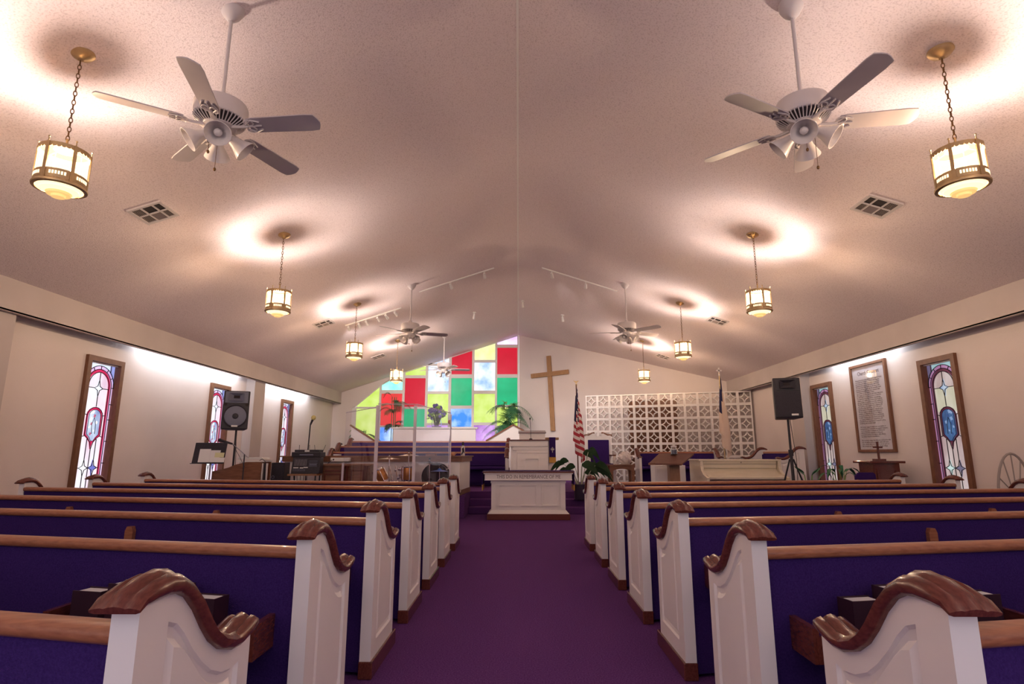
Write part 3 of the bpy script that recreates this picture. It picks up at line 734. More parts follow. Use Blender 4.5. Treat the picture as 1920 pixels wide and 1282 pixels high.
# ------------------------------------------------------------------ track and spot lights
def spot_head(t, c, target, power):
    d = (Vector(target) - c).normalized(); n = Vector((0, 0, -1))
    b = MB(); b.tube([c, c + n * .07], .008, 6); b.tube([c + n * .06 - d * .03, c + n * .06 + d * .11], [.022, .034], 12); h = b.build('spot_head', M['white'], t, smooth=True)
    MB().tube([c + n * .06 + d * .108, c + n * .06 + d * .113], .027, 12).build('lens', M['lamp_slot'], h)
    if power:
        l = lamp('spot', 'SPOT', c + n * .06 + d * .13, power, (1, .92, .90), spot_size=math.radians(62), spot_blend=.9, shadow_soft_size=.05); aim(l, target)
def rail(t, xa, xb, y, s):
    b = MB(); p, q = Vector((xa, y, ceil_z(xa) - .012)), Vector((xb, y, ceil_z(xb) - .012)); b.obox((p + q) / 2, (q - p) / 2, (0, .015, 0), Vector((s * PITCH, 0, 1)).normalized() * .012); b.build('track', M['white'], t)
t = thing('track_light', 'white track light with six heads beside the third left lantern', 'track light', (-3.1, 12.0, ceil_z(3.1)))
rail(t, -3.75, -2.55, 12.0, -1)
for i, x in enumerate((-3.68, -3.46, -3.3, -3.06, -2.88, -2.68)): spot_head(t, Vector((x, 12.0, ceil_z(x) - .02)), (-4.4 + .7 * i, 19.0, 2.0), 45)
for s, side in ((-1, 'left'), (1, 'right')):
    t = thing('track_light', 'thin white track with two spot heads climbing to the ridge from the %s fan' % side, 'track light', (s * 1.1, 11.33, ceil_z(1.1)))
    rail(t, s * 2.05, s * .5, 11.33, s)
    for x in (1.40, .70): spot_head(t, Vector((s * x, 11.33, ceil_z(x) - .02)), (s * 1.2 + .8, 18.0, 1.8), 55)
for (x, y, lab) in ((-1.14, 14.3, 'single white ceiling spot left of the ridge above the choir'), (1.17, 14.57, 'single lit ceiling spot right of the ridge above the cross'), (.12, 14.4, 'single lit ceiling spot close to the ridge line')):
    c = Vector((x, y, ceil_z(x)))
    t = thing('ceiling_spot', lab, 'spotlight', c); MB().lathe([(.045, -.02), (.05, 0)], c, 16).build('mount', M['white'], t); spot_head(t, c + Vector((0, 0, -.015)), (x * 1.5, y + 2.6, 1.5), 60)

# ================================================================== the platform and what stands on it
def panel_frame(b, x0, x1, z0, z1, Y, w=.03, d=.012):        # raised moulding round a sunk panel on a front face at Y
    b.box((x0, Y - d, z0), (x1, Y, z0 + w)); b.box((x0, Y - d, z1 - w), (x1, Y, z1)); b.box((x0, Y - d, z0 + w), (x0 + w, Y, z1 - w)); b.box((x1 - w, Y - d, z0 + w), (x1, Y, z1 - w))
# communion table
TY = 10.4
t = thing('communion_table', 'cream panelled communion table with carved lettering in the middle aisle', 'table', (.175, TY + .3, 0))
MB().box((-.56, TY, 0), (.91, TY + .66, .105)).build('plinth', M['cherry'], t, bevel=.008)
b = MB(); b.prism([(-.54, TY + .02, .105), (.89, TY + .02, .105), (.85, TY + .06, .17), (-.50, TY + .06, .17)], (0, .001, 0))
b = MB()
n0 = [(-.545, .105), (.895, .105), (.845, .165), (-.495, .165)]
vs = [(-.545, TY + .012, .105), (.895, TY + .012, .105), (.895, TY + .648, .105), (-.545, TY + .648, .105), (-.485, TY + .075, .165), (.835, TY + .075, .165), (.835, TY + .585, .165), (-.485, TY + .585, .165)]
b.add(vs, [(0, 3, 2, 1), (4, 5, 6, 7), (0, 1, 5, 4), (1, 2, 6, 5), (2, 3, 7, 6), (3, 0, 4, 7)])
b.box((-.475, TY + .085, .165), (.825, TY + .575, .68))
for x in (-.485, .755): b.box((x, TY + .07, .165), (x + .08, TY + .10, .64)); b.box((x - .012, TY + .055, .63), (x + .092, TY + .10, .68))
b.build('body', M['cream'], t)
for x0, x1 in ((-.37, -.06), (.015, .335), (.41, .72)):
    b = MB(); panel_frame(b, x0, x1, .23, .61, TY + .086, .026, .03); b.box((x0 + .05, TY + .080, .28), (x1 - .05, TY + .09, .56)); b.build('front_panel', M['cream'], t)
b = MB(); b.box((-.605, TY - .02, .68), (.955, TY + .67, .695)); b.box((-.60, TY - .01, .695), (.95, TY + .66, .79)); b.box((-.62, TY - .035, .79), (.97, TY + .685, .81)); b.build('frieze', M['cream'], t, bevel=.004)
MB().box((-.635, TY - .05, .81), (.985, TY + .70, .835)).build('table_top', M['cherry'], t, bevel=.006)
text_mesh('lettering', 'THIS DO IN REMEMBRANCE OF ME', .088, M['text'], t, (.18, TY - .012, .742), (PI / 2, 0, 0), width=1.14)['kind'] = 'stuff'
t = thing('table_runner', 'purple cloth runner with gold fringe lying across the communion table', 'cloth', (.175, TY + .35, .835))
b = MB(); b.box((-.655, TY + .08, .836), (1.005, TY + .56, .842)); b.box((-.655, TY + .08, .60), (-.642, TY + .56, .842)); b.box((.992, TY + .08, .60), (1.005, TY + .56, .842)); b.build('cloth', M['choir_fabric'], t)
for x in (-.656, .991): MB().box((x, TY + .08, .50), (x + .015, TY + .56, .60)).build('gold_fringe', M['gold'], t)

# pulpit
Y = 12.5
t = thing('pulpit', 'tall cream pulpit with wooden reading desk behind the communion table', 'pulpit', (.3, Y + .35, PZ))
b = MB(); b.box((-.03, Y + .05, PZ), (.645, Y + .55, 1.22)); b.box((-.17, Y + .10, PZ), (-.03, Y + .60, 1.30)); b.box((-.04, Y + .035, 1.16), (.655, Y + .57, 1.22)); b.box((-.06, Y + .02, PZ), (.675, Y + .58, PZ + .12))
b.box((-.20, Y - .0, 1.30), (.645, Y + .6, 1.42)); b.box((-.12, Y + .03, 1.22), (.65, Y + .6, 1.30)); b.build('body', M['cream'], t, bevel=.006)
b = MB(); panel_frame(b, .14, .46, .60, 1.06, Y + .05, .026, .03); b.build('front_panel', M['cream'], t)
MB().box((-.225, Y - .03, 1.42), (.67, Y + .62, 1.447)).build('desk_top', M['cherry'], t, bevel=.005)
b = MB(); b.box((.02, Y + .08, 1.447), (.585, Y + .45, 1.585)); rd = b.build('reading_desk', M['cream'], t)
b = MB(); b.prism([(.0, Y + .05, 1.585), (.0, Y + .5, 1.585), (.0, Y + .5, 1.66), (.0, Y + .05, 1.60)], (.605, 0, 0)); b.build('book_rest', M['cherry'], rd)
b = MB(); b.box((.60, Y + .35, 1.45), (.90, Y + .75, 1.50)); b.build('side_shelf', M['cross_wood'], t); MB().box((.655, Y + .40, PZ), (.80, Y + .7, 1.45)).build('side_wing', M['cream'], t)
t = thing('pulpit_scarf', 'purple scarf with white cross and gold fringe hanging from the pulpit shelf', 'cloth', (.75, Y + .33, 1.5))
MB().box((.685, Y + .33, 1.07), (.825, Y + .345, 1.505)).build('cloth', M['fabric'], t)
b = MB(); b.box((.748, Y + .322, 1.17), (.762, Y + .33, 1.29)); b.box((.715, Y + .322, 1.235), (.795, Y + .33, 1.25)); b.tube([(.735, Y + .325, 1.215), (.72, Y + .325, 1.245), (.735, Y + .325, 1.275)], .004, 5); b.tube([(.775, Y + .325, 1.215), (.79, Y + .325, 1.245), (.775, Y + .325, 1.275)], .004, 5); b.build('white_emblem', M['flagwhite'], t)
MB().box((.68, Y + .328, .95), (.83, Y + .347, 1.07)).build('gold_fringe', M['gold'], t)
t = thing('pulpit_microphone', 'slim black gooseneck microphone rising from the pulpit desk', 'microphone', (.27, Y + .03, 1.447))
MB().lathe([(.035, 0), (.035, .015), (.012, .025)], (.27, Y + .03, 1.448), 12).build('base', M['black'], t); MB().tube([(.27, Y + .03, 1.46), (.268, Y + .03, 1.7), (.255, Y + .0, 1.88)], .006, 6).build('gooseneck', M['black'], t); MB().ball((.254, Y - .002, 1.895), .016, 8, 6, (1, 1, 1.5)).build('capsule', M['black'], t)

# choir rail with its return, and the things left on its ledge
RY = 10.8
t = thing('choir_rail', 'long cream choir rail with thick brown wooden ledge, left of the pulpit', 'railing', (-2.7, RY, PZ))
b = MB(); b.box((-4.36, RY, PZ), (-1.09, RY + .10, 1.0)); b.prism([(-1.09, RY, PZ), (-1.0, 11.97, PZ), (-1.10, 11.97, PZ), (-1.19, RY + .1, PZ)], (0, 0, .61)); b.build('panel', M['cream'], t)
b = MB(); b.box((-4.40, RY - .04, 1.0), (-1.05, RY + .16, 1.085)); b.prism([(-1.05, RY - .04, 1.0), (-.96, 12.0, 1.0), (-1.16, 12.0, 1.0), (-1.25, RY + .1, 1.0)], (0, 0, .085)); b.build('ledge_board', M['brown'], t)
b = MB(); b.box((-4.44, RY - .07, 1.085), (-1.02, RY + .20, 1.108)); b.prism([(-1.02, RY - .07, 1.085), (-.93, 12.03, 1.085), (-1.20, 12.03, 1.085), (-1.29, RY + .2, 1.085)], (0, 0, .023)); b.build('ledge_top', M['brown'], t)
b = MB(); b.box((-4.37, RY - .015, PZ), (-1.08, RY, PZ + .09)); b.prism([(-1.08, RY - .015, PZ), (-.985, 11.98, PZ), (-1.0, 11.98, PZ), (-1.09, RY, PZ)], (0, 0, .09)); b.build('skirting', M['brown'], t)
LZ = 1.109
for px, wd, lab in ((652 - 20, .12, 'dark purple hymnal lying at the left end of the choir ledge'), (768, .20, 'tan hymnal lying on the choir ledge behind the cymbals'), (808, .19, 'tan hymnal lying on the choir ledge below the flower vase')):
    x = atY(px, 851, RY).x; t = thing('hymnal', lab, 'book', (x, RY, LZ), 'hymnals on the choir ledge')
    cm = M['pink_cover'] if 'tan' in lab else M['choir_fabric']
    b = MB(); b.box((x - wd / 2, RY - .05, LZ), (x + wd / 2, RY + .09, LZ + .004)); b.box((x - wd / 2, RY - .05, LZ + .028), (x + wd / 2, RY + .09, LZ + .032)); b.box((x - wd / 2, RY + .086, LZ), (x + wd / 2, RY + .09, LZ + .032)); b.build('cover', cm, t)
    MB().box((x - wd / 2 + .004, RY - .046, LZ + .004), (x + wd / 2 - .004, RY + .085, LZ + .028)).build('page_block', M['paper'] if 'purple' in lab else M['pink_cover'], t)
x = atY(849, 852, RY).x; t = thing('mug', 'small round tan cup on the choir ledge near its right end', 'cup', (x, RY, LZ))
MB().lathe([(.03, 0), (.042, .015), (.045, .045), (.036, .07), (.032, .07), (.038, .045), (.02, .01)], (x, RY, LZ), 16, cap=False).build('cup', M['mug'], t, smooth=True); MB().tube([(x + .04, RY, LZ + .055), (x + .062, RY, LZ + .04), (x + .043, RY, LZ + .02)], .006, 6).build('handle', M['mug'], t)
x = atY(868, 842, RY + .05).x; t = thing('bottle', 'black and white bottle standing on the right end of the choir ledge', 'bottle', (x, RY + .05, LZ))
MB().lathe([(.036, 0), (.038, .01), (.038, .15), (.03, .175), (.016, .19)], (x, RY + .05, LZ), 16).build('bottle_body', M['flagwhite'], t, smooth=True); MB().lathe([(.017, .185), (.02, .19), (.02, .245), (.014, .25)], (x, RY + .05, LZ), 12).build('cap', M['black'], t)
b = MB(); b.tube([(x - .02, RY + .012, LZ + .02), (x + .005, RY + .01, LZ + .08), (x - .005, RY + .011, LZ + .14)], .012, 6); b.tube([(x + .025, RY + .02, LZ + .05), (x + .012, RY + .012, LZ + .15)], .009, 6); b.build('dark_pattern', M['black'], t)

# choir benches facing the room
for i, (y, z, xl, lab) in enumerate(((14.05, PZ, -4.55, 'front'), (15.1, .54, -4.7, 'middle'), (16.2, .69, -4.72, 'back'))):
    L = xl * -1 - .25
    p = make_pew(1, L, 'purple choir bench with wooden scroll ends, %s row of the three behind the rail' % lab, 'choir benches', TAN=0, rack=False, fab='choir_fabric')
    p.name = 'choir_bench'; p.location = (-.25, y, z); p.rotation_euler.z = PI
    for c in p.children:
        if c.name.startswith('end_panel') and i < 3 and abs(c.data.vertices[0].co.x) > 1: c.data.materials[0] = M['lectern_wood']

# half wall of the baptistry with sloping wings
BY = 17.75
t = thing('baptistry_wall', 'cream half wall with ledge below the coloured window', 'low wall', (-2.6, BY, .69))
MB().box((-3.87, BY, .69), (-1.32, BY + .14, 1.90)).build('panel', M['cream'], t); MB().box((-3.93, BY - .05, 1.90), (-1.26, BY + .26, 1.945)).build('ledge', M['white'], t, bevel=.006)
for nm, lab, poly, tr in (('stair_rail', 'cream triangular stair side with sloping brown rail at the far left', [(-5.12, 1.45), (-4.32, 1.45), (-4.39, 1.52), (-5.12, 1.98)], [(-5.15, 2.0), (-4.34, 1.50)]), ('stair_rail', 'cream peaked stair side with brown rail beside the pulpit palm', [(-.92, 1.45), (.22, 1.45), (.22, 1.75), (-.15, 1.965), (-.92, 1.52)], [(-.95, 1.52), (-.15, 1.985), (.25, 1.755)])):
    yy = 17.55 if poly[0][0] < -2 else 17.0; t = thing(nm, lab, 'railing', (poly[0][0], yy, .69))
    pts = [(x, z) for x, z in poly]; lo = [(pts[0][0], .4 if pts[0][0] > -1 else .69), (pts[1][0], .4 if pts[0][0] > -1 else .69)] + pts[2:]
    MB().prism([(x, yy, z) for x, z in lo], (0, .08, 0)).build('panel', M['cream'], t)
    b = MB()
    for (xa, za), (xb, zb) in zip(tr, tr[1:]):
        d = Vector((xb - xa, 0, zb - za)); nrm = Vector((-d.z, 0, d.x)).normalized() * .022
        b.obox(((xa + xb) / 2, yy + .04, (za + zb) / 2), d * .51, (0, .065, 0), nrm)
    b.build('hand_rail', M['brown'], t)

# wooden cross on the right front wall, hung a little askew
t = thing('wall_cross', 'large plain wooden cross hanging slightly crooked on the front wall', 'cross', rw(1.08, 3.0))
tw = Vector((1, -.475, 0)).normalized(); rot = Matrix.Rotation(math.radians(-2.7), 3, nn)
rot = Matrix.Rotation(math.radians(2.9), 3, nn)
cc = rw(1.05, 3.70, .05); up = rot @ Vector((0, 0, 1)); sd = rot @ tw
if up.x > 0: rot = Matrix.Rotation(math.radians(-2.9), 3, nn); up = rot @ Vector((0, 0, 1)); sd = rot @ tw
b = MB(); b.obox(cc + up * -.62, sd * .072, nn * .03, up * 1.22); b.build('upright', M['cross_wood'], t)
b = MB(); b.obox(cc + nn * .004, sd * .66, nn * .031, up * .072); b.build('cross_arm', M['cross_wood'], t)

# breeze-block screen: every block its own part
S0, S1 = Vector((1.95, 16.42, 0)), Vector((6.16, 15.12, 0)); su = (S1 - S0).normalized(); sn = Vector((su.y, -su.x, 0)); NBX = 13; NBZ = 7
bw = (S1 - S0).length / NBX; bh = (2.78 - PZ) / NBZ
t = thing('breeze_block_screen', 'white screen wall of patterned breeze blocks with circle and diamond openings', 'screen', (S0 + S1) / 2 + Vector((0, 0, PZ)))
b = MB(); fw = .032; dp = .075
def lb(x0, x1, z0, z1): b.box((x0, -dp, z0), (x1, dp, z1))
e = .0015
lb(-bw / 2 + e, bw / 2 - e, -bh / 2 + e, -bh / 2 + fw); lb(-bw / 2 + e, bw / 2 - e, bh / 2 - fw, bh / 2 - e); lb(-bw / 2 + e, -bw / 2 + fw, -bh / 2 + fw, bh / 2 - fw); lb(bw / 2 - fw, bw / 2 - e, -bh / 2 + fw, bh / 2 - fw)
ix, iz = bw / 2 - fw, bh / 2 - fw
for sx in (-1, 1):
    for sz in (-1, 1):
        n = 6; ra, rb = 1.06, .90
        for q in range(n):
            a0, a1 = PI / 2 * q / n, PI / 2 * (q + 1) / n
            pts = [(sx * (ix - ix * r * math.cos(a)), -dp + .005, sz * (iz - iz * r * math.sin(a))) for r, a in ((ra, a0), (ra, a1), (rb, a1), (rb, a0))]
            b.prism(pts, (0, 2 * dp - .01, 0))
bm_ = b.mesh('breeze_block', mats=[M['block']])
rz = math.atan2(su.y, su.x)
for i in range(NBX):
    for k in range(NBZ):
        o = bpy.data.objects.new('breeze_block', bm_); COL.objects.link(o); o.parent = t
        o.location = S0 + su * bw * (i + .5) + Vector((0, 0, PZ + bh * (k + .5))) - t.location; o.rotation_euler.z = rz

# pulpit chair
x0, x1, Y = 1.71, 2.36, 14.72
t = thing('pulpit_chair', 'tall cream throne chair with purple upholstery and broken scroll top', 'chair', ((x0 + x1) / 2, Y, PZ))
xm = (x0 + x1) / 2
b = MB(); b.box((x0, Y, PZ), (x0 + .06, Y + .06, 1.60)); b.box((x1 - .06, Y, PZ), (x1, Y + .06, 1.60)); b.box((x0 + .06, Y + .005, 1.49), (x1 - .06, Y + .05, 1.57)); b.box((x0 + .06, Y + .005, .80), (x1 - .06, Y + .05, .9))
b.prism([(x0, Y + .01, 1.57), (x1, Y + .01, 1.57), (x1, Y + .01, 1.60), (xm + .13, Y + .01, 1.66), (xm + .08, Y + .01, 1.63), (xm, Y + .01, 1.57), (xm - .08, Y + .01, 1.63), (xm - .13, Y + .01, 1.66), (x0, Y + .01, 1.60)], (0, .04, 0)); b.build('back_frame', M['cream'], t)
b = MB()
for q in (-1, 1): b.tube([(xm + q * (x1 - x0 + .05) / 2, Y + .03, 1.605), (xm + q * .24, Y + .03, 1.612), (xm + q * .15, Y + .03, 1.655), (xm + q * .09, Y + .03, 1.672)], [.026, .026, .024, .018], 8)
b.build('scroll_moulding', M['brown'], t, smooth=True)
for q in (-1, 1): MB().lathe([(.0, -.03), (.035, -.03), (.035, 0), (.0, 0)], (xm + q * .06, Y + .02, 1.635), 14, axis=(0, 1, 0), cap=False).build('rosette', M['cream'], t)
MB().box((x0 + .06, Y - .03, .9), (x1 - .06, Y + .006, 1.49)).build('back_upholstery', M['fabric'], t, bevel=.012)
MB().box((x0 + .03, Y - .56, .80), (x1 - .03, Y + .0, .91)).build('seat_cushion', M['fabric'], t, bevel=.03)
MB().box((x0 + .02, Y - .55, .70), (x1 - .02, Y, .80)).build('seat_rail', M['cream'], t)
for q, xx in ((-1, x0 - .01), (1, x1 - .05)):
    MB().box((xx, Y - .56, PZ), (xx + .06, Y - .50, 1.09)).build('front_leg', M['cream'], t)
    MB().box((xx - .005, Y - .58, 1.09), (xx + .065, Y + .02, 1.12)).build('arm_rest', M['brown'], t)

# small wooden side table with gauze bundle on it
x0, x1, Y = 2.13, 2.69, 13.55
t = thing('side_table', 'small brown arched side table between pulpit chair and bench', 'table', ((x0 + x1) / 2, Y, PZ))
MB().box((x0 - .02, Y - .02, .87), (x1 + .02, Y + .42, .895)).build('table_top', M['brown'], t)
for xx in (x0, x1 - .07):
    for yy in (Y, Y + .33): MB().box((xx, yy, PZ), (xx + .07, yy + .07, .87)).build('leg', M['brown'], t)
b = MB(); xm = (x0 + x1) / 2
arc = [(x0 + .07, .87), (x1 - .07, .87), (x1 - .07, .74)] + [(xm + (x1 - x0 - .14) / 2 * math.cos(a), .74 + .06 * math.sin(a)) for a in [PI * q / 8 for q in range(1, 8)]] + [(x0 + .07, .74)]
b.prism([(x, Y + .02, z) for x, z in arc], (0, .02, 0)); b.prism([(x, Y + .37, z) for x, z in arc], (0, .02, 0)); b.build('arched_apron', M['brown'], t)
rnd = random.Random(5); c = Vector((2.52, Y + .18, .896)); rows_ = []
for i in range(10):
    v = i / 9; rows_.append([c + Vector(((.16 + .035 * math.sin(a * 5 + i * 1.7) + .02 * math.sin(a * 9 - i)) * math.sin(PI * (.12 + .80 * v)) * math.cos(a), (.12 + .02 * math.sin(a * 7 + i)) * math.sin(PI * (.12 + .80 * v)) * math.sin(a), .30 * v)) for a in [2 * PI * k / 32 for k in range(33)]])
tag(MB().grid(rows_).build('gauze_bundle', M['tassel'], smooth=True, loc=c), 'puffy white gauze bundle on the small side table', 'cloth')

# purple benches on the right of the platform
p = make_pew(1, 1.97, 'purple bench with cream ends facing the room in front of the breeze-block screen', '', TAN=0, rack=False); p.name = 'platform_bench'
p.location = (4.82, 14.25, PZ); p.rotation_euler.z = PI
p = make_pew(1, 1.8, 'purple bench with white scroll ends turned sideways beside right loudspeaker', '', TAN=0, rack=False); p.name = 'side_bench'
p.location = (5.50, 11.2, PZ); p.rotation_euler.z = PI / 2

# flags
def flag(base, ztop, label, kind):
    x, y, z0 = base; t = thing('flag', label, 'flag', base)
    MB().lathe([(.14, 0), (.14, .03), (.05, .06), (.03, .09)], base, 16).build('stand', M['brass'], t)
    MB().tube([(x, y, z0 + .05), (x, y, ztop - .12)], .014, 8).build('pole', M['cherry'] if kind == 'stars' else M['brass'], t)
    b = MB()
    if kind == 'stars':
        b.ball((x, y, ztop - .10), .022, 8, 6); b.prism([(x - .07, y, ztop), (x - .02, y, ztop - .05), (x, y, ztop - .09), (x + .02, y, ztop - .05), (x + .07, y, ztop), (x + .02, y, ztop - .005), (x, y, ztop - .02), (x - .02, y, ztop - .005)], (0, .012, 0))
    else:
        b.box((x - .014, y - .008, ztop - .20), (x + .014, y + .008, ztop)); b.box((x - .06, y - .008, ztop - .085), (x + .06, y + .008, ztop - .057)); b.ball((x, y, ztop - .17), .025, 8, 6)
    b.build('finial', M['brass'] if kind == 'stars' else M['flagwhite'], t)
    hoist = 1.0; zt = ztop - (.17 if kind == 'stars' else .22); NA, NB = 26, 26; g = MB(); pts = []
    W = .17 if kind == 'stars' else .15
    for i in range(NB + 1):
        bb = i / NB; row = []
        for j in range(NA + 1):
            a = j / NA; z = zt - bb * hoist - a * (.72 if kind == 'stars' else .78); spread = (.25 + .95 * min(1, (zt - z) / 1.2)) * W
            ph = a * PI * 5.0
            row.append(Vector((x + .012 + spread * (.5 * math.sin(ph) + (a * .55 - .25)), y - .02 - .045 * math.cos(ph) * (.4 + bb) - .02 * a, z)))
        pts.append(row)
    n = NA + 1
    vs = [p for r in pts for p in r]; fs = []; mi = []
    for i in range(NB):
        for j in range(NA):
            fs.append((i * n + j, i * n + j + 1, (i + 1) * n + j + 1, (i + 1) * n + j)); a, bb = (j + .5) / NA, i // 2
            if kind == 'stars':
                if a < .42 and bb < 7: mi.append(2 if not (i % 4 == 1 and j % 3 == 1) else 1)
                else: mi.append(0 if bb % 2 == 0 else 1)
            else: mi.append(2 if a < .40 and bb < 7 else 1)
    g.v = [tuple(v) for v in vs]; g.f = fs; g.mi = mi
    o = g.build('flag_cloth', [M['red'], M['flagwhite'] if kind == 'stars' else M['cream_cloth'], M['flagblue']], t, smooth=True, ang=180)
    return t
flag((1.36, 13.3, PZ), 2.83, 'furled red white and blue striped flag on a pole left of the throne chair', 'stars')
flag((4.54, 12.8, PZ), 3.06, 'furled cream flag with dark blue canton and white cross finial', 'cross')

# ------------------------------------------------------------------ plants and flowers
def frond(b, base, az, el, L, droop, nl, lw, ll):
    d = Vector((math.cos(az), math.sin(az), 0)); side = Vector((-d.y, d.x, 0)); pts = []
    for i in range(9):
        s_ = i / 8; pts.append(Vector(base) + d * L * math.cos(el) * s_ + Vector((0, 0, L * (math.sin(el) * s_ - droop * s_ * s_))))
    b.tube(pts, [.006 * (1 - .8 * i / 8) for i in range(9)], 4)
    for i in range(nl):
        s_ = .22 + .78 * i / (nl - 1); k = min(7, int(s_ * 8)); f = s_ * 8 - k; p = pts[k].lerp(pts[k + 1], f); tg = (pts[k + 1] - pts[k]).normalized()
        l_ = ll * (.45 + .55 * math.sin(PI * min(1, s_ * .95 + .05)))
        for q in (-1, 1):
            dd = (side * q * .75 + tg * .65 + Vector((0, 0, -.25))).normalized(); w_ = tg * lw
            b.add([p - w_, p + dd * l_ * .5 - w_ * .9 + Vector((0, 0, .01)), p + dd * l_ + Vector((0, 0, -.02)), p + dd * l_ * .5 + w_ * .9, p + w_], [(0, 1, 2, 3, 4)])
def palm(loc, pot_h, stems, n, L, mats, label, seed, spread=1.0, ll=.2, el0=.5, droop=.5):
    rnd = random.Random(seed); t = thing('potted_palm', label, 'plant', loc); x, y, z = loc
    pr = MB().lathe([(.11, 0), (.14, .02), (.17, pot_h - .03), (.185, pot_h - .03), (.185, pot_h), (.16, pot_h), (.155, pot_h - .04), (0, pot_h - .04)], loc, 20, cap=False); pr.build('pot', M['pot'], t, smooth=True)
    b = MB()
    for k in range(4): a = k * 1.7; b.tube([(x + .04 * math.cos(a), y + .04 * math.sin(a), z + pot_h - .05), (x + .07 * math.cos(a), y + .07 * math.sin(a), z + pot_h + stems)], [.018, .01], 6)
    b.build('stems', M['leaf'], t)
    for k in range(n):
        az = 2 * PI * k / n + rnd.uniform(-.25, .25); el = el0 + rnd.uniform(-.35, .75); b = MB()
        frond(b, (x + .05 * math.cos(az), y + .05 * math.sin(az), z + pot_h + stems * rnd.uniform(.5, 1)), az, el, L * rnd.uniform(.75, 1.1) * spread, droop * rnd.uniform(.7, 1.2), 13, .014, ll)
        b.build('frond', M[mats[k % len(mats)]], t)
    return t
palm((-.30, 17.98, PZ), .45, 1.75, 36, .80, ['leaf', 'leaf', 'leaf', 'leaf2'], 'bushy green palm standing between coloured window and wooden cross', 4, ll=.30, el0=.75, droop=.85)
palm((-4.95, 18.35, PZ), .4, 1.1, 15, .62, ['leaf2', 'dry', 'leaf'], 'sparse yellow green palm in front of the left window panes', 9, ll=.22, droop=.9)
palm((-4.02, 18.4, PZ), .4, 2.15, 15, .62, ['dry', 'leaf', 'dry'], 'tall thin palm reaching above the cream half wall', 12, ll=.22, el0=.7, droop=.8)
# peace lily beside the communion table
lx, ly = 1.22, 11.55
t = thing('peace_lily', 'broad leaved peace lily in dark pot right of the communion table', 'plant', (lx, ly, .26))
MB().lathe([(.10, 0), (.12, .01), (.135, .27), (.15, .27), (.15, .30), (.125, .30), (.12, .26), (0, .26)], (lx, ly, .26), 20, cap=False).build('pot', M['pot'], t, smooth=True)
rnd = random.Random(2)
for k, (dx, hz, ln, wd) in enumerate(((-.42, .42, .34, .10), (-.30, .47, .30, .11), (-.16, .36, .34, .13), (.02, .40, .36, .15), (.10, .62, .28, .13), (.24, .66, .26, .14), (.22, .38, .36, .13), (.40, .40, .34, .12), (.46, .28, .34, .11), (-.22, .26, .28, .11), (.12, .25, .30, .12), (-.36, .30, .3, .09))):
    yy = ly + rnd.uniform(-.22, .12); root = Vector((lx + dx * .12, ly + (yy - ly) * .2, .52)); tip = Vector((lx + dx * .72, yy, .52 + hz)); b = MB()
    d = Vector((1 if dx > 0 else -1, (yy - ly) * 1.5, -.25)).normalized(); sdv = Vector((-d.y * .4 + .1 * dx, -.42, .80)).normalized(); rows_ = []
    for i in range(7):
        s_ = i / 6; c = tip + d * ln * s_ + Vector((0, 0, .06 * math.sin(PI * s_) - .16 * s_ * s_)); w_ = wd * .62 * math.sin(PI * (.06 + .94 * s_ ** .8)) + .002
        rows_.append([c - sdv * w_ + Vector((0, 0, .012)), c, c + sdv * w_ + Vector((0, 0, .012))])
    lf = b.grid(rows_).build('leaf', M['lily'], t, smooth=True)
    MB().tube([root, root.lerp(tip, .6) + Vector((0, 0, .04)), tip], [.010, .008, .006], 6).build('stalk', M['stem'], lf)
# flower arrangement
fx, fy, fz = -2.55, 17.86, 1.945
t = thing('flower_arrangement', 'purple flowers in clear glass vase on the half wall ledge', 'flowers', (fx, fy, fz))
MB().lathe([(.10, 0), (.15, .02), (.16, .12), (.13, .24), (.15, .27), (.142, .27), (.12, .24), (.15, .12), (.14, .03), (0, .015)], (fx, fy, fz), 20, cap=False).build('vase', M['glass'], t, smooth=True)
b = MB(); rnd = random.Random(8); bl0 = None; pos = []
for k in range(38):
    a = rnd.uniform(0, 2 * PI); r = .27 * math.sqrt(rnd.uniform(.01, 1)); q = Vector((fx + r * math.cos(a), fy + .6 * r * math.sin(a) - .02, fz + .66 - 1.1 * r + rnd.uniform(-.08, .12))); pos.append(q)
    b.tube([(fx + .06 * math.cos(a), fy + .06 * math.sin(a), fz + .05), (fx + .5 * r * math.cos(a), fy + .3 * r * math.sin(a), fz + .32), q], .006, 4)
b.build('stems', M['dry'], t)
b = MB()
for k in range(16):
    a = 2 * PI * k / 16; r = .2 + .1 * (k % 3) / 2; p = Vector((fx + r * .6 * math.cos(a), fy + .4 * r * math.sin(a), fz + .30 + .05 * (k % 4))); q2 = p + Vector((.16 * math.cos(a), .1 * math.sin(a), .06 - .05 * (k % 3))); u = Vector((0, 0, .028)); m_ = p.lerp(q2, .5)
    b.add([p, m_ - u, q2, m_ + u], [(0, 1, 2, 3)])
b.build('leaves', M['leaf2'], t)['kind'] = 'stuff'
for q in pos:
    f = MB()
    for k in range(7):
        a = 2 * PI * k / 7; f.ball((q.x + .032 * math.cos(a), q.y - .012, q.z + .032 * math.sin(a)), .028, 6, 5, (1, .6, 1))
    f.ball((q.x, q.y - .025, q.z), .025, 6, 5); f.build('blossom', M['petal' if rnd.random() < .72 else ('petal_pale' if rnd.random() < .6 else 'leaf2')], t, smooth=True)
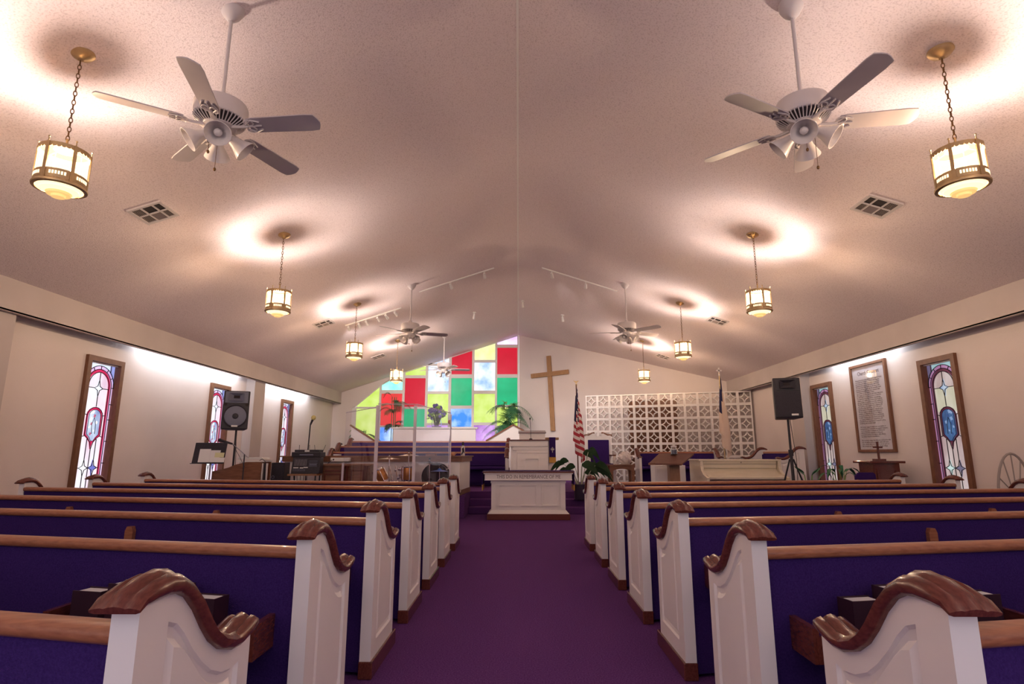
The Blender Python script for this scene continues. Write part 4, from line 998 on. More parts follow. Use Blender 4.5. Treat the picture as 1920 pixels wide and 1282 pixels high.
# low plants by the right wall
for (px, py, Y_, n, sc, lab) in ((1515, 886, 9.2, 4, .7, 'small upright leafy plant behind the right pews near loudspeaker legs'), (1572, 884, 9.25, 9, 1.0, 'arching broad leaved green plant below the right stained glass window')):
    p = atY(px, py, Y_); t = thing('leafy_plant', lab, 'plant', (p.x, Y_, 0)); x = p.x
    MB().lathe([(.10, 0), (.15, .02), (.17, .42), (.14, .42), (0, .38)], (x, Y_, 0), 18, cap=False).build('pot', M['pot'], t, smooth=True)
    rnd = random.Random(n)
    for k in range(n):
        a = 2 * PI * k / n + .4; d = Vector((math.cos(a), math.sin(a) * .6, 0)); root = Vector((x, Y_, .38)); tip = Vector((x, Y_, .84 + rnd.uniform(-.04, .10))) + d * .12 * sc; sdv = Vector((-d.y, d.x, 0)); rows_ = []
        for i in range(6):
            s_ = i / 5; c = tip + d * .24 * sc * s_ + Vector((0, 0, (.10 * s_ if n == 4 else .07 * math.sin(PI * s_) - .10 * s_ * s_))); w_ = .045 * math.sin(PI * (.08 + .92 * s_)) + .002
            rows_.append([c - sdv * w_, c + Vector((0, 0, -.008)), c + sdv * w_])
        lf = MB().grid(rows_).build('leaf', M['leaf'], t, smooth=True); MB().tube([root, tip], [.006, .004], 5).build('stalk', M['leaf2'], lf)

# ------------------------------------------------------------------ loudspeakers on tripods
def orient(pt, c, R): return c + R @ Vector(pt)
def speaker(c, rz, tilt, label, w=.43, h=.68, d=.36, open_front=True):
    R = Matrix.Rotation(rz, 3, 'Z') @ Matrix.Rotation(tilt, 3, 'X'); t = thing('loudspeaker', label, 'speaker', c - Vector((0, 0, h / 2)), None)
    o = lambda x, y, z: orient((x, y, z), c, R)
    X, Yv, Z = R @ Vector((1, 0, 0)), R @ Vector((0, 1, 0)), R @ Vector((0, 0, 1)); f = -d / 2
    b = MB(); wb = w * .72 / 2
    b.prism([o(-w / 2, f, -h / 2), o(w / 2, f, -h / 2), o(wb, -f, -h / 2), o(-wb, -f, -h / 2)], Z * h); b.build('cabinet', M['black'], t, bevel=.015)
    hz0, hz1 = h * .20, h * .46
    b = MB(); hx = w * .38; g = f - .012     # horn: frame with a throat that narrows inwards
    b.obox(o(0, f - .006, (hz0 + hz1) / 2), X * hx * 1.12, Yv * .006, Z * (hz1 - hz0) / 2 * 1.12)
    O = [o(-hx, g, hz0), o(hx, g, hz0), o(hx, g, hz1), o(-hx, g, hz1)]; I = [o(-hx * .7, g, hz0 + .025), o(hx * .7, g, hz0 + .025), o(hx * .7, g, hz1 - .025), o(-hx * .7, g, hz1 - .025)]
    N = [o(-.07, f + .07, (hz0 + hz1) / 2 - .035), o(.07, f + .07, (hz0 + hz1) / 2 - .035), o(.07, f + .07, (hz0 + hz1) / 2 + .035), o(-.07, f + .07, (hz0 + hz1) / 2 + .035)]
    b2 = MB(); b2.add(O + I, [(i, (i + 1) % 4, 4 + (i + 1) % 4, 4 + i) for i in range(4)])
    hm = M['horn'] if open_front else M['black']
    hn = b.build('horn_frame', hm, t)
    b2 = MB(); Np = [o(-hx * .3, g - .001, (hz0 + hz1) / 2 - .02), o(hx * .3, g - .001, (hz0 + hz1) / 2 - .02), o(hx * .3, g - .001, (hz0 + hz1) / 2 + .03), o(-hx * .3, g - .001, (hz0 + hz1) / 2 + .03)]
    dz = .055; Fp = [o(-hx * .74, g - dz, hz0 + .02), o(hx * .74, g - dz, hz0 + .02), o(hx * .74, g - dz, hz1 - .02), o(-hx * .74, g - dz, hz1 - .02)]
    b2.add(Fp + Np, [(i, (i + 1) % 4, 4 + (i + 1) % 4, 4 + i) for i in range(4)] + []); b2.build('horn_throat', M['horn'] if open_front else M['grille'], hn); b3 = MB(); b3.add(Np, [(0, 1, 2, 3)]); b3.build('horn_shade', M['dark'], hn)  # flat dark quad stands in for the shade deep inside the horn
    wc = o(0, f, -h * .16); ax = -Yv
    if open_front:
        MB().lathe([(.20, 0), (.205, .012), (.19, .018), (.178, .008)], wc, 32, axis=ax, cap=False).build('woofer_rim', M['black'], t, smooth=True)
        wf = MB().lathe([(.178, .008), (.16, .016), (.05, .004), (.045, .004)], wc, 32, axis=ax, cap=False).build('woofer_cone', M['horn'], t, smooth=True); MB().lathe([(.05, .004), (.04, .016), (0, .022)], wc, 20, axis=ax, cap=False).build('dust_cap', M['black'], wf, smooth=True)
        b = MB()
        for q in (-1, 1): b.lathe([(.03, 0), (.03, .004), (0, .004)], o(q * w * .4, f, h * .145), 12, axis=ax, cap=False)
        b.build('port', M['dark'], t)
    else: 
        b = MB(); b.obox(o(0, f - .006, -h * .155), X * w * .44, Yv * .008, Z * h * .31); b.build('front_grille', M['grille'], t, bevel=.004)
    b = MB(); b.obox(o(.0 if open_front else .08, f - .022, -h * .42), X * .05, Yv * .004, Z * .014); b.build('badge', M['paper'], t)
    return t
def tripod(x, y, zfoot, ztop, zc, label, rad=.45, rz=.3):
    t = thing('speaker_stand', label, 'stand', (x, y, zfoot))
    MB().tube([(x, y, zfoot + .12), (x, y, zc)], .024, 10).build('lower_tube', M['black'], t); MB().tube([(x, y, zc - .05), (x, y, ztop)], .018, 10).build('upper_pole', M['black'], t)
    MB().lathe([(.035, -.05), (.038, .05)], (x, y, zc), 12).build('collar', M['black'], t)
    for k in range(3):
        a = rz + 2 * PI * k / 3; MB().tube([(x + .03 * math.cos(a), y + .03 * math.sin(a), zc - .10), (x + rad * math.cos(a), y + rad * math.sin(a), zfoot + .015)], .013, 6).build('leg', M['black'], t)
    b = MB(); b.tube([(x + .015, y - .03, ztop), (x + .06, y - .04, (ztop + zfoot) / 2 + .2), (x + .02, y - .05, zfoot + .02)], .005, 5); b.build('cable', M['black'], t)
tripod(-5.11, 10.36, 0, 1.60, .85, 'black stand carrying the left loudspeaker with round woofer', .3)
speaker(Vector((-5.09, 10.26, 1.905)), .40, -.03, 'black loudspeaker with exposed round woofer beside left windows')
tripod(4.40, 9.40, 0, 1.73, 1.16, 'black tripod stand carrying right loudspeaker beside ivory piano', .40, .1)
speaker(Vector((4.35, 9.32, 2.02)), -.22, -.03, 'black loudspeaker with plain grille high on tripod at right', w=.41, h=.645, open_front=False)
x0, x1, z0, z1 = pxb(510, 867, 535, 900, 10.35)
t = thing('floor_monitor', 'dark grey floor loudspeaker standing between left window and mixer', 'speaker', ((x0 + x1) / 2, 10.4, 0))
MB().box((x0, 10.30, 0.36), (x1, 10.55, z1)).build('cabinet', M['black'], t, bevel=.01); MB().box((x0 + .015, 10.29, .40), (x1 - .015, 10.302, z1 - .02)).build('front_grille', M['grille'], t)
MB().box((x0 + .02, 10.33, 0), (x1 - .02, 10.52, .36)).build('stand', M['black'], t)
b = MB(); b.lathe([(.025, 0), (.03, .004), (.018, .006)], (x0 + .05, 10.288, .74), 12, axis=(0, -1, 0), cap=False); b.build('badge', M['horn'], t)

# ------------------------------------------------------------------ left side instruments
x0, x1, z0, z1 = pxb(363, 830, 423, 868, 9.3); xm = (x0 + x1) / 2
t = thing('music_stand', 'black music stand holding papers in front of the left windows', 'music stand', (xm, 9.35, 0))
b = MB(); b.prism([(x0 + .005, 9.33, z1), (x1 - .0, 9.33, z1), (x1 - .005, 9.27, z0), (x0 - .0, 9.27, z0)], (0, .012, .004)); b.box((x0, 9.22, z0 - .01), (x1 - .005, 9.28, z0)); b.build('desk', M['horn_dark'] if 'horn_dark' in M else M['black'], t)
MB().tube([(xm, 9.36, z0 + .1), (xm, 9.36, .1)], .014, 8).build('post', M['grey_metal'], t)
for k in range(3): a = k * 2.1 + .5; MB().tube([(xm, 9.36, .16), (xm + .26 * math.cos(a), 9.36 + .26 * math.sin(a), .01)], .009, 6).build('leg', M['black'], t)
def slope_sheet(nm, lab, ax0, ax1, f0, f1, m, lift):
    def P(x, f): return Vector((x, 9.27 + .06 * f - lift, z0 + (z1 - z0) * f + .004))
    pts = [P(ax0, f0), P(ax1, f0), P(ax1, f1), P(ax0, f1)]; tag(MB().prism(pts, (0, -.003, 0)).build(nm, m, loc=pts[0]), lab, 'paper')
slope_sheet('sheet_music', 'white open sheet music at the left of the music stand', x0 + .10, x0 + .28, .03, .68, M['paper'], .006); slope_sheet('sheet_music', 'white sheet music page in the middle of the music stand', x0 + .282, x0 + .44, .03, .62, M['paper'], .006)
slope_sheet('note_sheet', 'small pale yellow note clipped on the music stand', x0 + .36, x0 + .51, .27, .50, M['paper_yellow'], .012); slope_sheet('note_sheet', 'small white note along the bottom of the music stand', x0 + .34, x0 + .53, .03, .26, M['paper'], .015)
# console organ seen from its end
t = thing('console_organ', 'brown wooden organ console with stepped curved end, behind left pews', 'organ', (-4.6, 9.8, 0))
a = atY(398, 885, 9.6); bpt = atY(490, 866, 9.6); prof = [(a.x, 0), (bpt.x, 0), (bpt.x, bpt.z), (atY(462, 868, 9.6).x, bpt.z - .0), (atY(442, 871, 9.6).x, bpt.z - .04), (atY(428, 877, 9.6).x, .92), (atY(415, 880, 9.6).x, .89), (a.x, .86)]
MB().prism([(x, 9.6, z) for x, z in prof], (0, .04, 0)).build('end_board', M['brown'], t); MB().prism([(x, 9.96, z) for x, z in prof], (0, .04, 0)).build('end_board', M['brown'], t)
b = MB(); b.box((bpt.x - .30, 9.64, 0), (bpt.x - .02, 9.96, bpt.z - .01)); b.box((a.x + .02, 9.64, .55), (bpt.x - .3, 9.96, .80)); b.build('case', M['cherry'], t)
b = MB(); b.box((a.x + .05, 9.66, .80), (a.x + .2, 9.95, .83)); b.build('keyboard', M['paper'], t)
for k in range(3): MB().box((bpt.x + .005 + k * .035, 9.62, 0), (bpt.x + .022 + k * .035, 9.66, bpt.z - .02)).build('side_slat', M['cream'] if k != 1 else M['dark'], t)
b = MB(); b.tube([(bpt.x - .1, 9.66, bpt.z), (bpt.x, 9.63, bpt.z + .05), (bpt.x + .07, 9.61, bpt.z), (bpt.x + .09, 9.61, .4)], .006, 5); b.build('cable', M['black'], t)
xs = atY(441, 868, 9.6).x; z = bpt.z + .001
for k, (dx, ln, hz) in enumerate(((0, .46, .022), (.05, .42, .020), (.02, .40, .03))):
    x = xs + dx; o = MB().box((x, 9.64, z), (x + ln, 9.95, z + hz)).build('music_book', M['paper'] if k != 1 else M['tassel'], loc=(x, 9.64, z)); tag(o, 'white music book in the stack on the organ, %s' % ('bottom one', 'middle one', 'top one')[k], 'book', 'music books stacked on the organ'); z += hz + .001
# vocal microphone on a boom over the organ
t = thing('boom_microphone', 'black vocal microphone on a boom arm above the organ books', 'microphone', (-4.55, 9.45, 0))
m0 = atY(412, 825, 9.45); m1 = atY(436, 832, 9.45); m2 = atY(466, 858, 9.45)
MB().ball(m0, .03, 10, 8).build('grille_ball', M['grille'], t, smooth=True); MB().tube([m0, m1], [.024, .015], 8).build('body', M['black'], t); MB().tube([m1, m2], .007, 6).build('boom', M['grey_metal'], t)
MB().tube([m2.lerp(m1, .25), (m2.x - .06, 9.45, .05)], .010, 6).build('post', M['black'], t); MB().lathe([(.14, 0), (.14, .02), (.02, .05)], (m2.x - .06, 9.45, 0), 16).build('base', M['black'], t)
b = MB(); b.tube([m1, m1.lerp(m2, .5) + Vector((0, -.02, -.09)), m2 + Vector((-.05, 0, -.15))], .004, 5); b.build('cable', M['black'], t)
# second microphone with yellow foam
t = thing('stand_microphone', 'tall microphone stand with yellow foam windscreen behind the mixer', 'microphone', (-3.95, 10.5, 0))
a = atY(588, 783, 10.5); c = atY(582, 796, 10.5); d = atY(577, 848, 10.5)
MB().ball(a, .045, 10, 8).build('foam_windscreen', M['bulb_yellow'], t, smooth=True); MB().tube([a.lerp(c, .3), c], [.022, .016], 8).build('body', M['black'], t); MB().tube([c, d, (d.x - .01, 10.5, .03)], .012, 8).build('post', M['black'], t); MB().lathe([(.14, 0), (.14, .02), (.02, .04)], (d.x - .01, 10.5, 0), 16).build('base', M['black'], t)
t = thing('choir_microphone', 'slim microphone with orange windscreen in front of the blue window pane', 'microphone', (-1.21, 10.62, PZ))
a = atY(843, 791, 10.66); c = atY(846, 803, 10.66); d = atY(842, 830, 10.66)
MB().ball(a, .032, 10, 8, (1, 1, 1.25)).build('windscreen', M['orange'], t, smooth=True); MB().tube([a.lerp(c, .3), c], [.014, .010], 8).build('body', M['horn'], t); MB().tube([c, d, (d.x, 10.66, PZ + .02)], .007, 6).build('post', M['chrome'], t); MB().lathe([(.03, 0), (.03, .02), (.01, .03)], (d.x, 10.66, PZ), 16).build('base', M['black'], t)
# mixer on a little table with receivers on top
x0, x1, z0, z1 = pxb(547, 857, 600, 888, 9.95)
t = thing('mixer_table', 'low wooden wire legged table under the black mixer', 'table', ((x0 + x1) / 2, 10.1, 0))
MB().box((x0 - .03, 9.86, z0 - .03), (x1 - .02, 10.13, z0)).build('table_top', M['lectern_wood'], t)
for xx in (x0, x1 - .05):
    for yy in (9.9, 10.11): MB().tube([(xx, yy, 0), (xx, yy, z0 - .03)], .012, 6).build('leg', M['black'], t)
b = MB()
for k in range(5): b.tube([(x0 + .05 + k * .06, 9.93, z0 - .03), (x0 + .08 + k * .05, 9.92, z0 - .2), (x0 + .03 + k * .08, 9.95, .02)], .005, 5)
b.build('hanging_cables', M['black'], t)
t = thing('powered_mixer', 'black audio mixer with rows of sliders facing the pews', 'mixer', ((x0 + x1) / 2, 10.0, z0 + .001))
z0 += .001
b = MB(); b.prism([(x0, 9.92, z0), (x0, 9.98, z1), (x0, 10.12, z1), (x0, 10.12, z0)], (x1 - x0, 0, 0)); b.build('case', M['black'], t, bevel=.008)
def mf(u, v, d=0): return Vector((x0 + (x1 - x0) * u, 9.92 + .06 * v - .002 - d, z0 + (z1 - z0) * v))
for k in range(9): MB().obox(mf(.10 + k * .05, .68), (.003, 0, 0), (0, .002, 0), (0, .012, .055)).build('slider', M['grey_metal'], t)
for u0, u1, v in ((.07, .25, .36), (.30, .42, .35), (.43, .58, .38), (.62, .88, .55)): MB().obox(mf((u0 + u1) / 2, v), ((x1 - x0) * (u1 - u0) / 2, 0, 0), (0, .002, 0), (0, .002, .008)).build('label_strip', M['paper'] if v < .5 else M['horn'], t)
b = MB()
for r in (.18, .26, .46, .64, .76):
    for k in range(9): b.obox(mf(.08 + k * .05 if r < .3 else .62 + k * .033, r), (.005, 0, 0), (0, .005, 0), (0, .001, .006))
b.build('knobs', M['horn'], t)['kind'] = 'stuff'
xa, xb, za, zb = pxb(551, 846, 604, 857, 10.1); za = z1 + .002
t = thing('wireless_receiver', 'flat black receiver unit with aerials stacked on the mixer', 'receiver', ((xa + xb) / 2, 10.1, za))
MB().box((xa, 10.0, za), (xb, 10.28, za + .085)).build('case', M['black'], t, bevel=.006); MB().box((xa + .14, 9.995, za + .03), (xb - .12, 10.002, za + .05)).build('front_display', M['horn'], t)
for xx, dx in ((xa + .05, 0), (xa + .23, 0), (xb - .16, -.02), (xb - .03, .05)): MB().tube([(xx, 10.2, za + .08), (xx + dx, 10.2, za + .21)], .004, 5).build('aerial', M['black'], t)
t = thing('wireless_receiver', 'second thin black receiver lying on top of the receiver stack', 'receiver', ((xa + xb) / 2, 10.1, za + .087))
MB().box((xa + .04, 10.02, za + .087), (xb - .03, 10.24, za + .125)).build('case', M['black'], t, bevel=.004); MB().box((xa + .22, 10.01, za + .09), (xa + .30, 10.022, za + .12)).build('front_tag', M['paper'], t)
# upright organ behind
x0, x1, z0, z1 = pxb(602, 870, 692, 905, 10.15)
t = thing('upright_piano', 'dark brown upright piano with panelled back, beside the mixer', 'piano', ((x0 + x1) / 2, 10.35, 0))
b = MB(); b.box((x0, 10.2, .04), (x1, 10.58, z1 - .03)); b.build('case', M['brown'], t); MB().box((x0 - .03, 10.15, z1 - .03), (x1 + .03, 10.6, z1)).build('lid', M['brown'], t)
for xx in (x0 + .38, x0 + .44, x1 - .06): MB().lathe([(.022, .04), (.03, .2), (.018, .3), (.028, .6), (.02, z1 - .1), (.03, z1 - .03)], (xx, 10.18, 0), 12).build('turned_column', M['cherry'], t, smooth=True)
b = MB(); panel_frame(b, x0 + .04, x0 + .34, .2, z1 - .16, 10.2, .025, .014); panel_frame(b, x0 + .5, x1 - .1, .2, z1 - .10, 10.2, .025, .014); b.box((x0 + .05, 10.185, z1 - .13), (x0 + .33, 10.2, z1 - .10)); b.build('back_panel', M['cherry'], t)
MB().box((x0, 10.16, 0), (x1, 10.6, .05)).build('base', M['brown'], t)
xk = atY(622, 861, 10.7).x; t = thing('white_console', 'small white keyboard box with cable on the choir ledge side', 'keyboard', (xk + .2, 10.55, .99))
MB().box((xk, 10.62, 1.005), (xk + .34, 10.755, 1.075)).build('case', M['paper'], t, bevel=.008); b = MB(); b.tube([(xk + .03, 10.61, 1.03), (xk - .06, 10.60, .95), (xk - .08, 10.60, .80)], .005, 5); b.build('cable', M['black'], t); MB().ball((xk + .06, 10.615, 1.04), .014, 8, 6).build('knob', M['black'], t)
# ------------------------------------------------------------------ drum kit behind clear acrylic shield
def drum(c, r, h, ax, label, body, head, name='drum'):
    t = thing(name, label, 'drum', c, 'drum kit'); ax = Vector(ax).normalized(); c = Vector(c)
    MB().lathe([(r * .97, 0), (r, .01), (r, h - .01), (r * .97, h)], c, 28, axis=ax).build('shell', body, t, smooth=True)
    for hh in (0, h): MB().lathe([(r * .96, -.012), (r * 1.05, -.012), (r * 1.06, .008), (r * .98, .012)], c + ax * hh, 28, axis=ax).build('hoop', M['chrome'] if body != M['drumhead'] else M['black'], t, smooth=True)
    MB().lathe([(0, .013), (r * .95, .013)], c + ax * h, 28, axis=ax, cap=False).build('head', head, t)
    a1 = ax.orthogonal().normalized(); a2 = ax.cross(a1)
    for k in range(6):
        th = k * PI / 3 + .2; o = c + (a1 * math.cos(th) + a2 * math.sin(th)) * (r + .012); MB().tube([o + ax * .005, o + ax * (h - .005)], .007, 6).build('lug_rod', M['chrome'], t)
    return t
drum((-1.91, 10.05, .70), .105, .22, (0, 0, 1), 'copper coloured small tom drum behind the acrylic shield', M['copper'], M['flagwhite'])
drum((-2.33, 10.05, .68), .10, .22, (-.45, -.1, .9), 'tilted brown tom drum among chrome hardware', M['copper'], M['flagwhite'])
drum((-1.92, 9.92, .05), .16, .40, (0, 0, 1), 'copper floor drum low under the small tom', M['copper'], M['flagwhite'])
drum((-2.62, 9.98, .42), .16, .14, (0, 0, 1), 'chrome rimmed snare drum below the tilted tom', M['chrome'], M['flagwhite'])
t = drum((-1.43, 9.95, .80 - .04), .215, .36, (0, 1, 0), 'dark round bass drum facing the pews', M['drumhead'], M['drumhead'])
b = MB(); b.lathe([(0, -.013), (.205, -.013)], (-1.43, 9.95, .76), 28, axis=(0, 1, 0), cap=False); b.build('front_head', M['drumhead'], t)
for q in (-1, 1): MB().tube([(-1.43 + q * .15, 10.1, .62), (-1.43 + q * .26, 9.95, .005)], .010, 6).build('spur', M['chrome'], t)
def cymbal(c, r, m, label, zfoot=0, tilt=(0, 0, 1), offx=0):
    t = thing('cymbal', label, 'cymbal', (c[0], c[1], zfoot), 'cymbals'); MB().lathe([(r, -.012), (r * .5, .004), (r * .22, .012), (r * .2, .022), (.02, .035), (.0, .036)][::-1], c, 28, axis=tilt, cap=False).build('disc', m, t, smooth=True)
    MB().tube([(c[0], c[1], zfoot + .02), (c[0], c[1], c[2] + .06)], .010, 8).build('rod', M['chrome'], t); MB().ball((c[0], c[1], c[2] + .07), .018, 8, 6).build('wing_nut', M['black'], t)
    for k in range(3): a = k * 2.09 + .6; MB().tube([(c[0], c[1], zfoot + .25), (c[0] + .13 * math.cos(a), c[1] + .13 * math.sin(a), zfoot + .01)], .007, 6).build('leg', M['chrome'], t)
p = atY(824, 882, 9.78); cymbal((p.x, 9.78, p.z), .15, M['blue'], 'bright blue hi-hat cymbal in front of the dark bass drum')
p = atY(808, 868, 9.9); cymbal((p.x, 10.3 - .55, p.z + .005), .12, M['drumhead'], 'dark thin cymbal level with the bass drum rim')
p = atY(765, 853, 10.3); cymbal((p.x, 10.38, p.z), .19, M['cymbal'], 'bronze crash cymbal above the copper tom, shield side')
p = atY(738, 856, 10.1); cymbal((p.x - .12, 10.32, p.z - .03), .19, M['cymbal'], 'bronze ride cymbal above the tilted tom')
t = thing('drum_hardware', 'cluster of chrome drum clamps and rods between the toms', 'stand', (-2.15, 10.15, 0))
rnd = random.Random(6)
for k in range(9):
    x, z = -2.12 + rnd.uniform(-.14, .14), .72 + rnd.uniform(-.02, .2); MB().ball((x, 10.08 + rnd.uniform(-.05, .05), z), .022, 8, 6, (1, 1, 1.3)).build('clamp', M['chrome'], t, smooth=True)
for k in range(4): x = -2.24 + k * .08; MB().tube([(x, 10.15, .02), (x + .02, 10.1, .55), (x + rnd.uniform(-.1, .1), 10.1, .95)], .011, 6).build('rod', M['chrome'], t)
# shield of hinged acrylic panels
t = thing('drum_shield', 'clear folding acrylic drum shield standing around the drum kit', 'shield', (-2.1, 9.75, 0))
pts = [(-2.98, 9.85), (-2.31, 9.37), (-1.66, 9.2), (-1.10, 9.35)]; ht = [1.84, 1.95, 1.93, 1.80]
for i in range(3):
    a, c = Vector((*pts[i], .02)), Vector((*pts[i + 1], .02)); u = (c - a); n = Vector((u.y, -u.x, 0)).normalized() * .004; g = u.normalized() * .012
    MB().prism([a + g, c - g, c - g + Vector((0, 0, ht[i + 1] if i else 1.9)), a + g + Vector((0, 0, ht[i] if i else 1.84))], n).build('clear_panel', M['acrylic'], t)
b = MB()
for i in range(3):
    a, c = Vector((*pts[i], 0)), Vector((*pts[i + 1], 0)); za, zc_ = (ht[i] if i else 1.84), (ht[i + 1] if i else 1.9); b.tube([a + Vector((0, 0, za)), c + Vector((0, 0, zc_))], .006, 5)
b.build('top_edge', M['acrylic_edge'], t)
for i, (x, y) in enumerate(pts):
    wd = (.018, .028, .024, .010)[i]; b = MB(); b.box((x - wd, y - .006, 0), (x + wd, y + .006, (1.0, 1.93, 1.91, 1.78)[i])); b.build('edge_strip', M['acrylic_edge'], t)

# ------------------------------------------------------------------ right side
# brown lectern with a sloping top and a glass jar on it
t = thing('lectern', 'brown wooden lectern with wide sloping top in front of the ivory piano', 'lectern', (2.66, 9.8, 0))
fl, frr, bl, br = (2.13, 9.55, .965), (2.68, 9.55, .965), (2.42, 10.0, 1.125), (3.02, 10.0, 1.125)
MB().prism([fl, frr, br, bl], (0, .0, .022)).build('sloping_top', M['top_shaded'], t)
b = MB(); b.box((2.13, 9.53, .965), (2.24, 9.56, 1.0)); b.build('book_stop', M['brown'], t)
x0 = atY(1254, 890, 9.85).x; x1 = atY(1273, 890, 9.85).x
MB().box((x0, 9.78, .06), (x1, 9.94, 1.03)).build('column', M['lectern_wood'], t); MB().box((x0 - .2, 9.6, 0), (x1 + .2, 10.1, .06)).build('base', M['lectern_wood'], t)
b = MB()
for q in (0, 1): b.prism([(x0 - .01 + q * (x1 - x0 + .0), 9.68, .955), (x0 - .01 + q * (x1 - x0), 9.98, .955), (x0 - .01 + q * (x1 - x0), 9.98, 1.10), (x0 - .01 + q * (x1 - x0), 9.68, 1.0)], (.02, 0, 0))
b.build('bracket', M['brown'], t)
gx = atY(1264, 850, 9.93).x; t = thing('glass_jar', 'clear glass jar with pale lid on the lectern top', 'jar', (gx, 9.93, 1.125))
MB().lathe([(.05, 0), (.055, .01), (.055, .11), (.045, .13), (.04, .13), (.05, .11), (.05, .012), (0, .012)], (gx, 9.93, 1.127), 18, cap=False).build('jar', M['glass'], t, smooth=True); MB().lathe([(.05, .13), (.05, .155), (.0, .16)], (gx, 9.93, 1.127), 18).build('lid', M['tassel'], t)
MB().lathe([(.046, .014), (.046, .085), (0, .085)], (gx, 9.93, 1.127), 16).build('water', M['horn'], t)
# ivory spinet piano
t = thing('spinet_piano', 'ivory painted spinet piano with closed lid, right of the lectern', 'piano', (3.9, 10.4, 0))
xl, xr = 3.20, 4.60
MB().box((xl - .03, 10.25, 1.02), (xr + .02, 10.92, 1.05)).build('lid', M['piano'], t, bevel=.006)
MB().box((xl, 10.42, .12), (xr - .03, 10.90, 1.02)).build('case', M['piano'], t)
b = MB(); b.prism([(xl + .06, 10.42, .88), (xl + .06, 10.30, .90), (xl + .06, 10.28, 1.02), (xl + .06, 10.42, 1.02)], (xr - xl - .12, 0, 0)); b.build('music_desk', M['piano'], t)
b = MB(); b.box((xl + .06, 10.285, .965), (xr - .06, 10.29, .97)); b.tube([(3.92, 10.275, .985), (3.92, 10.275, 1.005)], .006, 6); b.build('desk_catch', M['dark'], t)
b = MB(); pr = [(10.34, .90), (10.28, .84), (10.20, .80), (10.05, .775), (9.98, .75), (9.98, .72), (10.42, .72), (10.42, .9)]; b.prism([(xl + .05, y, z) for y, z in pr], (xr - xl - .10, 0, 0)); b.build('fallboard', M['piano'], t, smooth=True, ang=40)
ck = [(10.9, .12), (10.9, 1.02), (10.25, 1.02), (10.25, .93), (10.22, .86), (10.12, .79), (9.98, .755), (9.94, .74), (9.94, .66), (10.30, .62), (10.42, .50), (10.42, .12)]
for x in (xl - .005, xr - .045): MB().prism([(x, y, z) for y, z in ck], (.05, 0, 0)).build('cheek', M['piano'], t)
for x in (xl + .02, xr - .09): MB().prism([(x, 10.0, 0), (x + .06, 10.0, 0), (x + .06, 10.0, .66), (x, 10.0, .66)], (0, .06, 0)).build('front_leg', M['piano'], t)
MB().box((xl, 10.38, 0), (xr, 10.92, .12)).build('base', M['piano'], t)
# low white cabinet behind the lectern
x0, x1, z0, z1 = pxb(1228, 872, 1275, 900, 10.35)
t = thing('low_cabinet', 'low white painted cabinet behind the lectern column', 'cabinet', ((x0 + x1) / 2, 10.5, 0))
MB().box((x0, 10.35, .05), (x1 + .1, 10.68, z1)).build('carcass', M['white'], t, bevel=.005); MB().box((x0 + .03, 10.335, .1), ((x0 + x1) / 2 + .04, 10.35, z1 - .05)).build('door', M['white'], t); MB().box(((x0 + x1) / 2 + .05, 10.335, .1), (x1 + .07, 10.35, z1 - .05)).build('door', M['white'], t); MB().box((x0 + .03, 10.38, 0), (x1 + .07, 10.65, .05)).build('base', M['brown'], t)
# framed church covenant on the right wall
z0, z1, y0, y1 = 1.17, 2.73, 9.52, 10.56
t = thing('framed_covenant', 'tall wooden framed covenant text hanging between the right windows', 'picture', (WX - .02, (y0 + y1) / 2, z0))
b = MB(); fx = WX - .05
b.box((fx, y0, z0), (WX, y0 + .05, z1)); b.box((fx, y1 - .05, z0), (WX, y1, z1)); b.box((fx, y0 + .05, z0), (WX, y1 - .05, z0 + .05)); b.box((fx, y0 + .05, z1 - .05), (WX, y1 - .05, z1)); b.build('frame', M['frame_wood'], t, bevel=.006)
MB().box((WX - .02, y0 + .05, z0 + .05), (WX - .005, y1 - .05, z1 - .05)).build('sheet', M['paper'], t)
MB().box((WX - .034, y0 + .05, z0 + .05), (WX - .031, y1 - .05, z1 - .05)).build('glazing', M['acrylic'], t)
R_ = (PI / 2, 0, -PI / 2)
text_mesh('title_lettering', 'Church Covenant', .10, M['text'], t, (WX - .0215, (y0 + y1) / 2, z1 - .17), R_, width=.62)['kind'] = 'stuff'
body = '''Having been led, as we believe, by the Spirit of God,
to receive the Lord Jesus Christ as our Saviour,
and on the profession of our faith, having been
baptized in the name of the Father, and of the
Son, and of the Holy Ghost, we do now, in the
presence of God, angels, and this assembly, most
solemnly and joyfully enter into covenant with
one another, as one body in Christ.
We engage, therefore, by the aid of the Holy Spirit,
to walk together in Christian love; to strive for
the advancement of this church, in knowledge,
holiness, and comfort; to promote its prosperity
and spirituality; to sustain its worship, ordinances,
discipline, and doctrines; to contribute cheerfully
and regularly to the support of the ministry, the
expenses of the church, the relief of the poor,
and the spread of the gospel through all nations.
We also engage to maintain family and secret
devotion; to religiously educate our children;
to seek the salvation of our kindred and friends;
to walk circumspectly in the world; to be just in
our dealings, faithful in our engagements, and
exemplary in our deportment; to avoid all tattling,
backbiting, and excessive anger.

We further engage to watch over one another in
brotherly love; to remember one another in prayer;
to aid one another in sickness and distress; to
cultivate Christian sympathy in feeling and
courtesy in speech; to be slow to take offence,
but always ready for reconciliation.

We moreover engage that when we remove from this
place we will, as soon as possible, unite with some
other church, where we can carry out the spirit of
this covenant and the principles of God's Word.'''
o = text_mesh('body_lettering', body, .034, M['text'], t, (WX - .0215, y1 - .12, z1 - .27), R_, align='LEFT', line=.98, width=.80); o['kind'] = 'stuff'
